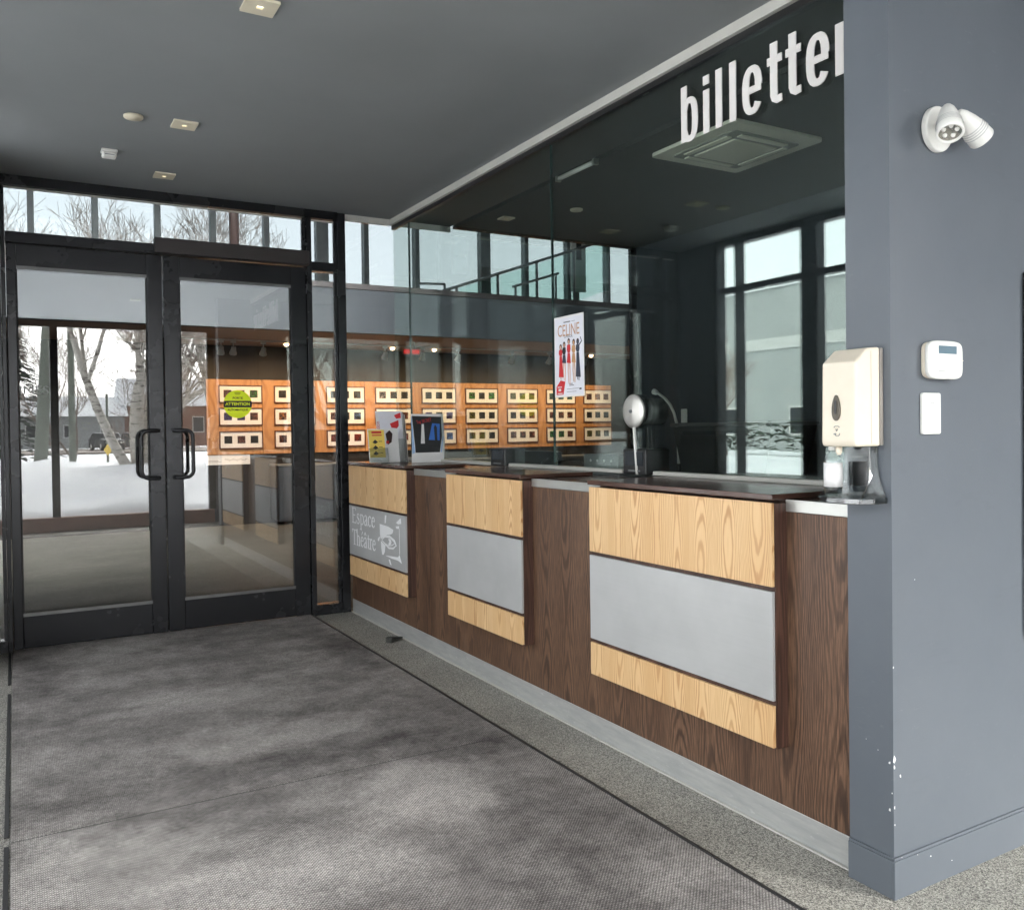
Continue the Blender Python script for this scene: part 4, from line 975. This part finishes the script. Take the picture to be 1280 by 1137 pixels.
# upper lobby windows, rail and stair on the mezzanine
cw = thing('clerestory', 'row of tall upper lobby windows with grey mullions', 'window wall', (3, YU, 3.1))
mu = [.26, 1.08, 1.93, 2.73, 3.55, 4.46, 5.22, 6.15, 7.5, 8.37, 9.32, 10.25]
mm = plain('grey mullion paint', (.13, .15, .155), .45, .2)
for i, x in enumerate(mu):
    w_ = .10 if i in (5, 8) else .042
    obj('mullion', MB().box(x - w_, x + w_, YU - .05, YU + .10, 3.14, 6.19, .004), mm, cw)
e_ = [XL - .03] + mu + [10.99]
for i in range(len(e_) - 1): obj('glass_pane', MB().box(e_[i] + .04, e_[i + 1] - .04, YU + .02, YU + .035, 3.14, 6.19), 'g_clere', cw)
struct('wall', MB().box(XL, 11.0, YU, YU + .2, 0, 3.12), 'wall_dark', 'rear lobby wall below the upper windows')
sc_ = thing('steel_column', 'slim brown steel column on the mezzanine', 'column', (2.66, 12.2, 3.12))
obj('shaft', MB().tube([(2.66, 12.2, 3.121), (2.66, 12.2, 6.2)], .065, 14), plain('brown column paint', (.16, .11, .10), .5), sc_)
obj('base', MB().lathe([(.065, .03), (.11, .025), (.11, 0)], (2.66, 12.2, 3.121), (0, 0, 1), 14), mm, sc_)
hr = thing('stair_balustrade', 'green glass stair balustrade with dark handrail on the mezzanine', 'balustrade', (6.6, 11.2, 3.12))
p0, p1 = Vector((5.55, 11.2, 3.40)), Vector((8.25, 11.2, 4.34))
obj('handrail', MB().tube([(4.95, 11.2, 3.40), (5.35, 11.2, 3.42)], .018, 8).tube([(5.35, 11.2, 3.42), (5.35, 11.2, 3.12)], .018, 8), mm, hr)
obj('handrail', MB().tube([p0 - Vector((.4, 0, .14)), p1], .022, 10), mm, hr)
for i in range(4):
    a_, b_ = p0.lerp(p1, i / 4 + .01), p0.lerp(p1, (i + 1) / 4 - .01)
    obj('glass_pane', MB().hull([(a_.x, y, z) for y in (11.19, 11.205) for z in (3.14 if i < 2 else a_.z - .8, a_.z - .03)] + [(b_.x, y, z) for y in (11.19, 11.205) for z in (3.14 if i < 2 else b_.z - .8, b_.z - .03)]), 'g_rail', hr)
for i in range(5):
    a_ = p0.lerp(p1, i / 4); obj('baluster', MB().box(a_.x - .018, a_.x + .018, 11.206, 11.23, 3.121, a_.z - .01), mm, hr)
obj('lower_rail', MB().tube([(6.35, 11.0, 3.42), (7.15, 11.0, 3.68)], .018, 8).tube([(7.1, 11.0, 3.68), (7.1, 11.0, 3.2)], .018, 8).tube([(6.4, 11.0, 3.44), (6.4, 11.0, 3.2)], .018, 8), mm, hr)
pn = thing('notice_panel', 'pale panel with dark slot beside the mezzanine stair', 'panel', (8.05, 11.9, 3.12))
obj('plate', MB().box(8.0, 8.28, 11.9, 11.95, 3.6, 4.5, .004), 'siding_pale', pn); obj('slot', MB().box(8.09, 8.19, 11.893, 11.899, 4.12, 4.42), 'black', pn); obj('post', MB().box(8.1, 8.18, 11.955, 12.0, 3.121, 4.4), mm, pn)

# ------------------------------------------------------------------ vestibule windows (behind and left)
bw = thing('window_wall', 'front window wall with brown sill, mirrored in the doors', 'window wall', (.4, YB, 0))
brn = plain('brown window sill', (.34, .17, .13), .5)
obj('sill', MB().box(-1.8, 2.62, YB - .1, YB + .04, 0.001, .20, .006), brn, bw)
obj('head', MB().box(-1.8, 2.62, YB - .1, YB + .02, 2.86, ZC - .002, .004), 'frame', bw)
ms = [-1.78, -.62, .50, 2.60]
for x in ms: obj('mullion', MB().box(x - .05, x + .05, YB - .09, YB + .01, .201, 2.859, .004), 'frame', bw)
for a_, b_ in zip(ms, ms[1:]): obj('glass_pane', MB().box(a_ + .05, b_ - .05, YB - .05, YB - .04, .201, 2.859), 'g_clear', bw)
k = MB(); text_mesh(k, 'PROGRAMMES', Fr((.44, YB - .0385, 1.97), (1, 0, 0), (0, 0, 1)), .17, 0, .001, 1.1, 'RIGHT'); obj('lettering', k, 'white_vinyl', bw)
lw_ = thing('window_wall', 'side window wall with dark posts, mirrored in the ticket glass', 'window wall', (XL, 4, 0))
ys = [(2.61, .03), (3.55, .03), (4.715, .08), (5.50, .014), (5.74, .02)]
for y, h in ys: obj('mullion', MB().box(XL - .10, XL - .002, y - h, y + h, 0.001, ZC - .002, .003), 'frame', lw_)
for (a_, ha), (b_, hb) in zip(ys, ys[1:]):
    for z0, z1 in ((.10, 2.50), (2.55, ZC - .06)): obj('glass_pane', MB().box(XL - .06, XL - .05, a_ + ha, b_ - hb, z0, z1), 'g_clear', lw_)
    obj('transom_bar', MB().box(XL - .09, XL - .02, a_ + ha, b_ - hb, 2.50, 2.55), 'frame', lw_)
    obj('bottom_rail', MB().box(XL - .09, XL - .01, a_ + ha, b_ - hb, .001, .10), 'frame', lw_)
    obj('head', MB().box(XL - .09, XL - .01, a_ + ha, b_ - hb, ZC - .06, ZC - .003), 'frame', lw_)

def added_glazing(lab, axis, c, a, b, z0, z1, n):  # unseen window walls added to let more daylight in
    w_ = thing('window_wall', lab, 'window wall', (c, a, z0) if axis == 'x' else (a, c, z0))
    bx = (lambda q0, q1, p0, p1, r0, r1: MB().box(p0, p1, q0, q1, r0, r1)) if axis == 'x' else (lambda q0, q1, p0, p1, r0, r1: MB().box(q0, q1, p0, p1, r0, r1))
    st_ = (b - a) / n
    for i in range(n + 1): obj('mullion', bx(a + i * st_ - .04, a + i * st_ + .04, c - .06, c + .06, z0 + .08, z1 - .08), 'frame', w_)
    obj('sill', bx(a - .04, b + .04, c - .07, c + .07, z0 + .001, z0 + .079), 'frame', w_); obj('head', bx(a - .04, b + .04, c - .07, c + .07, z1 - .079, z1 - .003), 'frame', w_)
    for i in range(n): obj('glass_pane', bx(a + i * st_ + .041, a + (i + 1) * st_ - .041, c - .005, c + .005, z0 + .08, z1 - .08), 'g_clear', w_)
struct('wall', MB().box(6.0, 6.2, YB - .2, YW + .150, 0, ZC - .002), 'wall', 'grey right end wall of the vestibule')
added_glazing('unseen glazed left end added to light the entrance hall', 'x', -1.88, YB, 2.55, 0, ZC, 3)  # unseen side glazed to bring more daylight indoors
added_glazing('unseen window wall added on the right to light the pillar wall', 'y', YB - .08, 3.45, 4.55, 0, ZC, 1)  # unseen window added and sized for the light on the pillar wall
struct('wall', MB().box(4.6, 6.0, YB - .2, YB, 0, ZC - .002), 'wall', 'grey wall right of the entrance hall windows')
added_glazing('unseen upper windows added above the entrance doors to light the lobby', 'y', YD + .10, XL + .05, 10.9, ZC + .26, 6.2, 9)  # unseen panes added to light the mezzanine bulkhead and lobby

# ------------------------------------------------------------------ outdoors
def inside(x, y):
    return (-2.3 < x < 11.5 and -1.5 < y < 2.9) or (-.6 < x < 11.5 and 2.6 < y < 14.6) or (-.6 < x < 11.5 and 6.0 < y < 14.6)
from mathutils import noise as mnoise
def ground_z(x, y):
    d = max(0, -1.4 - y) if y < 0 else 0
    z = .10
    if y < -1.4: z = .12 + .62 * (1 - math.exp(-d / 4.5)) * (1 if y > -12 else max(0, 1 - (-12 - y) / 2)) 
    if y < -14: z = -.1
    if x < -.4 and y > 2: z = .05 + .5 * (1 - math.exp(-max(0, -.6 - x) / 4))
    if y > 14.6: z = .2
    far = min(1, max(0, (math.hypot(x, y) - 4) / 20))
    amp = (.16 if (x < -1.5 or y < -2.2 or y > 15) else .03) * (0.15 if -19 < y < -13.5 else 1)
    z += amp * mnoise.fractal(Vector((x * .55, y * .55, 0)), 1.0, 2.0, 4)
    return z
g = MB()
def axis_pts(lo, hi, n):
    o = []
    for i in range(n + 1):
        t_ = -1 + 2 * i / n; o.append(math.copysign(abs(t_) ** 2.6, t_) * (hi if t_ > 0 else -lo))
    return o
xs = axis_pts(-220, 220, 150); ysg = axis_pts(-220, 220, 150)
vg = [[g.b.verts.new((x, y, -.25 if inside(x, y) else ground_z(x, y))) for y in ysg] for x in xs]
for i in range(150):
    for j in range(150):
        f = g.b.faces.new((vg[i][j], vg[i + 1][j], vg[i + 1][j + 1], vg[i][j + 1])); f.smooth = True
struct('ground', g, 'snow')
struct('road', MB().box(-90, 90, -72, -58, -.1, .04), 'road')

def tree(name, lab, x, y, h, r0, mat, seed, lean_=(0, 0), levels=5, spread=.55, forks=1, grp='bare trees outside', z0=None, mr=.0055, tf=.42):
    rnd = random.Random(seed); z0 = ground_z(x, y) - .15 if z0 is None else z0
    t_ = thing(name, lab, 'tree', (x, y, z0), grp); tb, cb = MB(), MB()
    def grow(p, d, l, r, lv):
        n = 4 if lv > 2 else 3; pts, rs = [Vector(p)], [r]; q = Vector(p); dd = Vector(d)
        for i in range(n):
            dd = (dd + Vector((rnd.uniform(-1, 1), rnd.uniform(-1, 1), rnd.uniform(-.6, .9))) * .13).normalized(); q = q + dd * l / n
            pts.append(q.copy()); rs.append(max(mr, r * (1 - .45 * (i + 1) / n)))
        (tb if lv >= levels - (2 if mat == 'birch' else 1) else cb).tube(pts, rs, 8 if lv >= levels - 2 else (4 if lv > 1 else 3), False)
        if lv <= 0: return
        m = rnd.choice((3, 3, 4)) if lv > 1 else rnd.choice((3, 4, 4))
        for i in range(m):
            f_ = rnd.uniform(.35, 1.0) if i else 1.0; j = min(n - 1, int(f_ * n)); base = pts[j].lerp(pts[j + 1], f_ * n - j) if j < n and f_ < 1 else pts[-1]
            ax = Vector((rnd.uniform(-1, 1), rnd.uniform(-1, 1), rnd.uniform(-.1, .8)))
            nd = (dd * (1 - spread * .6) + ax.normalized() * spread * (1.0 if i else .5)).normalized()
            grow(base, nd, l * rnd.uniform(.60, .80), max(mr, rs[j] * rnd.uniform(.42, .6)), lv - 1)
    for k_ in range(forks):
        a_ = rnd.uniform(0, 6.28) if forks > 1 else 0
        d = Vector((lean_[0] + (.28 * math.cos(a_ + k_ * 2.3) if forks > 1 else 0), lean_[1] + (.28 * math.sin(a_ + k_ * 2.3) if forks > 1 else 0), 1)).normalized()
        grow((x + .12 * k_, y, z0), d, h * tf, r0, levels)
    obj('trunk', tb, mat, t_, recalc=False); obj('crown', cb, 'twig', t_, recalc=False); return t_
tree('birch_tree', 'white birch with leaning twin trunks in the snow, mirrored in the left door', 2.55, -9.4, 7.5, .20, 'birch', 3, (-.14, 0), 6, .60, 3, tf=.28)
tree('birch_tree', 'slender white birch leaning far to the left beside the twin birch', 2.3, -9.2, 6.5, .12, 'birch', 14, (-.42, 0), 5, .6, 1, tf=.5)
tree('birch_tree', 'slim white birch right of the twin birch, mirrored in the right door', 4.0, -8.4, 8, .11, 'birch', 8, (-.05, 0), 6, .62, 2, tf=.32)
tree('bare_tree', 'brown bare tree behind the pale street pole', 1.3, -17, 6.5, .08, 'bark', 12, (.1, 0), 5, .62, 2, tf=.30)
tree('bare_tree', 'low spreading bare tree behind the twin birch', 3.6, -15, 5.5, .07, 'bark', 21, (0, 0), 5, .7, 3, tf=.26)
tree('bare_tree', 'bare tree far along the snowy street', -4.0, -14, 8, .14, 'bark', 24, (.1, 0), 5, .6, 2, tf=.3)
for i, (x, y, h, s_) in enumerate(((-.2, 26, 6.0, 31), (1.8, 27, 5.6, 32), (3.4, 24, 6.5, 33), (.8, 31, 6.4, 34), (6.4, 29, 5.6, 35))):
    tree('bare_tree', ['bare tree rising beyond the upper windows at the far left', 'low bare tree beyond the upper windows above the left door', 'dense bare tree beyond the upper windows above the door operator', 'tall thin bare tree beyond the upper windows', 'bare tree beyond the upper windows right of the double doors'][i], x, y, h, .10, 'bark', s_, (0, 0), 6, .62, 2, 'bare trees beyond the lobby')
cf = thing('conifer', 'dark evergreen tree beyond the street', 'tree', (.2, -23, .1))
obj('trunk', MB().tube([(0, -23, 0), (0, -23, 5.2)], [.14, .04], 8), 'bark', cf)
k = MB(); rn = random.Random(5)
for i in range(900):
    hh = rn.uniform(.5, 5.4); rr_ = (5.6 - hh) * .36 * rn.uniform(.3, 1); a_ = rn.uniform(0, 6.28)
    p_ = Vector((rr_ * math.cos(a_), -23 + rr_ * math.sin(a_), hh)); d_ = Vector((math.cos(a_), math.sin(a_), -.35)) * .35; e_ = Vector((-math.sin(a_), math.cos(a_), 0)) * .12
    k.b.faces.new([k.b.verts.new(q_) for q_ in (p_ - e_, p_ + d_, p_ + e_)])
obj('crown', k, 'needles', cf, recalc=False)
def pole(x, y, h, r, lab, lx=0):
    t_ = thing('utility_pole', lab, 'pole', (x, y, 0), 'poles along the street')
    obj('mast', MB().tube([(x, y, .3), (x + lx, y, h)], [r, r * .7], 10), 'mast', t_); obj('crossarm', MB().box(x + lx - .6, x + lx + .6, y - .05, y + .05, h - .6, h - .48), 'bark', t_)
pole(.55, -12.6, 8, .16, 'thick grey pole leaning by the street', .5); pole(1.35, -13.4, 7.5, .09, 'thin grey pole by the street')
sp = thing('street_sign', 'yellow street sign on a thin post in the snow', 'sign', (2.1, -12.2, 0))
obj('post', MB().tube([(2.1, -12.2, 0), (2.1, -12.2, 2.4)], .03, 8), 'mast', sp); obj('plate', MB().prism([(-.10, 0), (0, -.16), (.10, 0), (0, .16)], Fr((2.1, -12.16, .95), (-1, 0, 0), (0, 0, 1)), 0, .01), 'yellow', sp)
def house(x, y, w_, d_, h, rise, mat, lab, rot=0):
    t_ = thing('house', lab, 'house', (x, y, .1), 'houses across the street')
    obj('wall', MB().box(x - w_ / 2, x + w_ / 2, y - d_ / 2, y + d_ / 2, .1, h), mat, t_)
    f = Fr((x, y + d_ / 2 + .3, h), (0, -1, 0), (0, 0, 1))
    obj('roof', MB().prism([(-.2, 0), (d_ + .8, 0), (d_ / 2 + .3, rise)], Fr((x - w_ / 2 - .3, y + d_ / 2 + .3, h), (0, -1, 0), (0, 0, 1)), -(w_ + .6), 0), 'snow', t_)
    for i in range(3):
        xx = x - w_ / 2 + w_ * (i + .5) / 3
        wn = obj('window', MB().box(xx - .55, xx + .55, y + d_ / 2 - .02, y + d_ / 2 + .05, h * .35, h * .75), 'siding_pale', t_); obj('pane', MB().box(xx - .47, xx + .47, y + d_ / 2 + .052, y + d_ / 2 + .06, h * .38, h * .72), 'g_dark', wn)
    return t_
house(4.4, -78, 9, 6, 3.0, 1.9, 'siding', 'low grey house with snowy roof across the street')
house(13, -80, 8, 7, 4.0, 2.8, 'brick', 'brown brick house with snowy roof across the street')
house(-9.0, -75, 8, 7, 3.4, 2.2, 'siding_pale', 'pale house with snowy roof across the street')
def car(x, y, mat, lab):
    t_ = thing('parked_car', lab, 'car', (x, y, .04), 'cars parked along the street')
    f = Fr((x, y, .04), (1, 0, 0), (0, 0, 1))
    obj('body', MB().prism([(-2.1, .25), (2.1, .25), (2.15, .6), (2.0, .85), (1.0, .95), (.5, 1.42), (-1.0, 1.45), (-1.7, .98), (-2.1, .9)], f, -.82, .82, .06), mat, t_)
    obj('window', MB().prism([(.85, .95), (.45, 1.36), (-.95, 1.39), (-1.5, .98)], f, -.832, .832), 'g_dark', t_)
    for sx in (-1.3, 1.3):
        for sy in (-.84, .62):
            wh = obj('wheel', MB().lathe([(0, 0), (.32, 0), (.34, .04), (.34, .18), (.32, .22), (0, .22)], (x + sx, y + sy, .38), (0, 1, 0), 18), 'blacksoft', t_); obj('rim', MB().lathe([(0, .235), (.19, .23), (.2, .215)], (x + sx, y + sy, .38), (0, 1, 0), 14), 'alu', wh)
    for sy in (-.55, .55): obj('headlight', MB().box(x + 2.06, x + 2.17, y + sy - .16, y + sy + .16, .62, .76), 'white', t_)
    t_.rotation_euler = (0, 0, math.radians(78))
car(6.6, -66, 'car_paint', 'black car parked along the snowy street'); car(9.0, -67, 'car_grey', 'grey car parked along the snowy street')
# big building and porch on the left side (mirrored in the ticket glass)
ob = thing('commercial_building', 'large grey commercial building beyond the snow on the left', 'building', (-26, 20, 0))
obj('wall', MB().box(-30, -24, 2, 60, 0, 7.4), 'facade_grey', ob)
for i in range(9): wn = obj('window', MB().box(-24.02, -23.94, 3.2 + i * 4.5, 6.6 + i * 4.5, 4.7, 5.2), 'siding_pale', ob)
for i in range(8): wn = obj('window', MB().box(-24.02, -23.93, 4.2 + i * 5, 6.6 + i * 5, .9, 2.2), 'siding_pale', ob); obj('pane', MB().box(-23.929, -23.92, 4.3 + i * 5, 6.5 + i * 5, 1.0, 2.1), 'g_dark', wn)
obj('parapet', MB().box(-30.1, -23.9, 1.9, 60.1, 7.4, 7.6), 'snow', ob)
for i, (x, y, h, sd_) in enumerate(((-16, 15.5, 5.0, 51), (-18, 24.2, 5.5, 52))):
    tree('bare_tree', ['small bare tree in the snow before the grey building', 'taller bare tree farther along the grey building'][i], x, y, h, .09, 'bark', sd_, (0, 0), 5, .62, 2, 'bare trees on the left side', tf=.3, mr=.008)
hd_ = thing('hedge', 'low dark hedge along the grey building', 'hedge', (-20, 20, .3)); k = MB(); rn = random.Random(4)
for i in range(1500):
    p_ = Vector((-20 + rn.uniform(-.6, .6), rn.uniform(6, 40), .4 + rn.uniform(0, 1.1))); a_ = rn.uniform(0, 6.28); e_ = Vector((math.cos(a_), math.sin(a_), rn.uniform(-.4, .6))) * .28; f_ = Vector((-e_.y, e_.x, .1)) * .5
    k.b.faces.new([k.b.verts.new(q_) for q_ in (p_ - e_ * .5, p_ + f_, p_ + e_)])
hh_ = obj('foliage', k, 'needles', hd_, recalc=False); hh_['kind'] = 'stuff'
bs = thing('bush', 'dark leafless bush poking through the snow on the left', 'bush', (-4.5, 7, .3))
k = MB(); rn = random.Random(9)
for i in range(90):
    a_ = rn.uniform(0, 6.28); r_ = rn.uniform(.2, .9); k.tube([(-4.5 + rn.uniform(-.2, .2), 5.2 + rn.uniform(-.2, .2), .2), (-4.5 + r_ * .5 * math.cos(a_), 5.2 + r_ * .5 * math.sin(a_), .7), (-4.5 + r_ * math.cos(a_), 5.2 + r_ * math.sin(a_), rn.uniform(.8, 1.5))], [.012, .008, .003], 3, False)
obj('twigs', k, 'twig', bs, recalc=False)
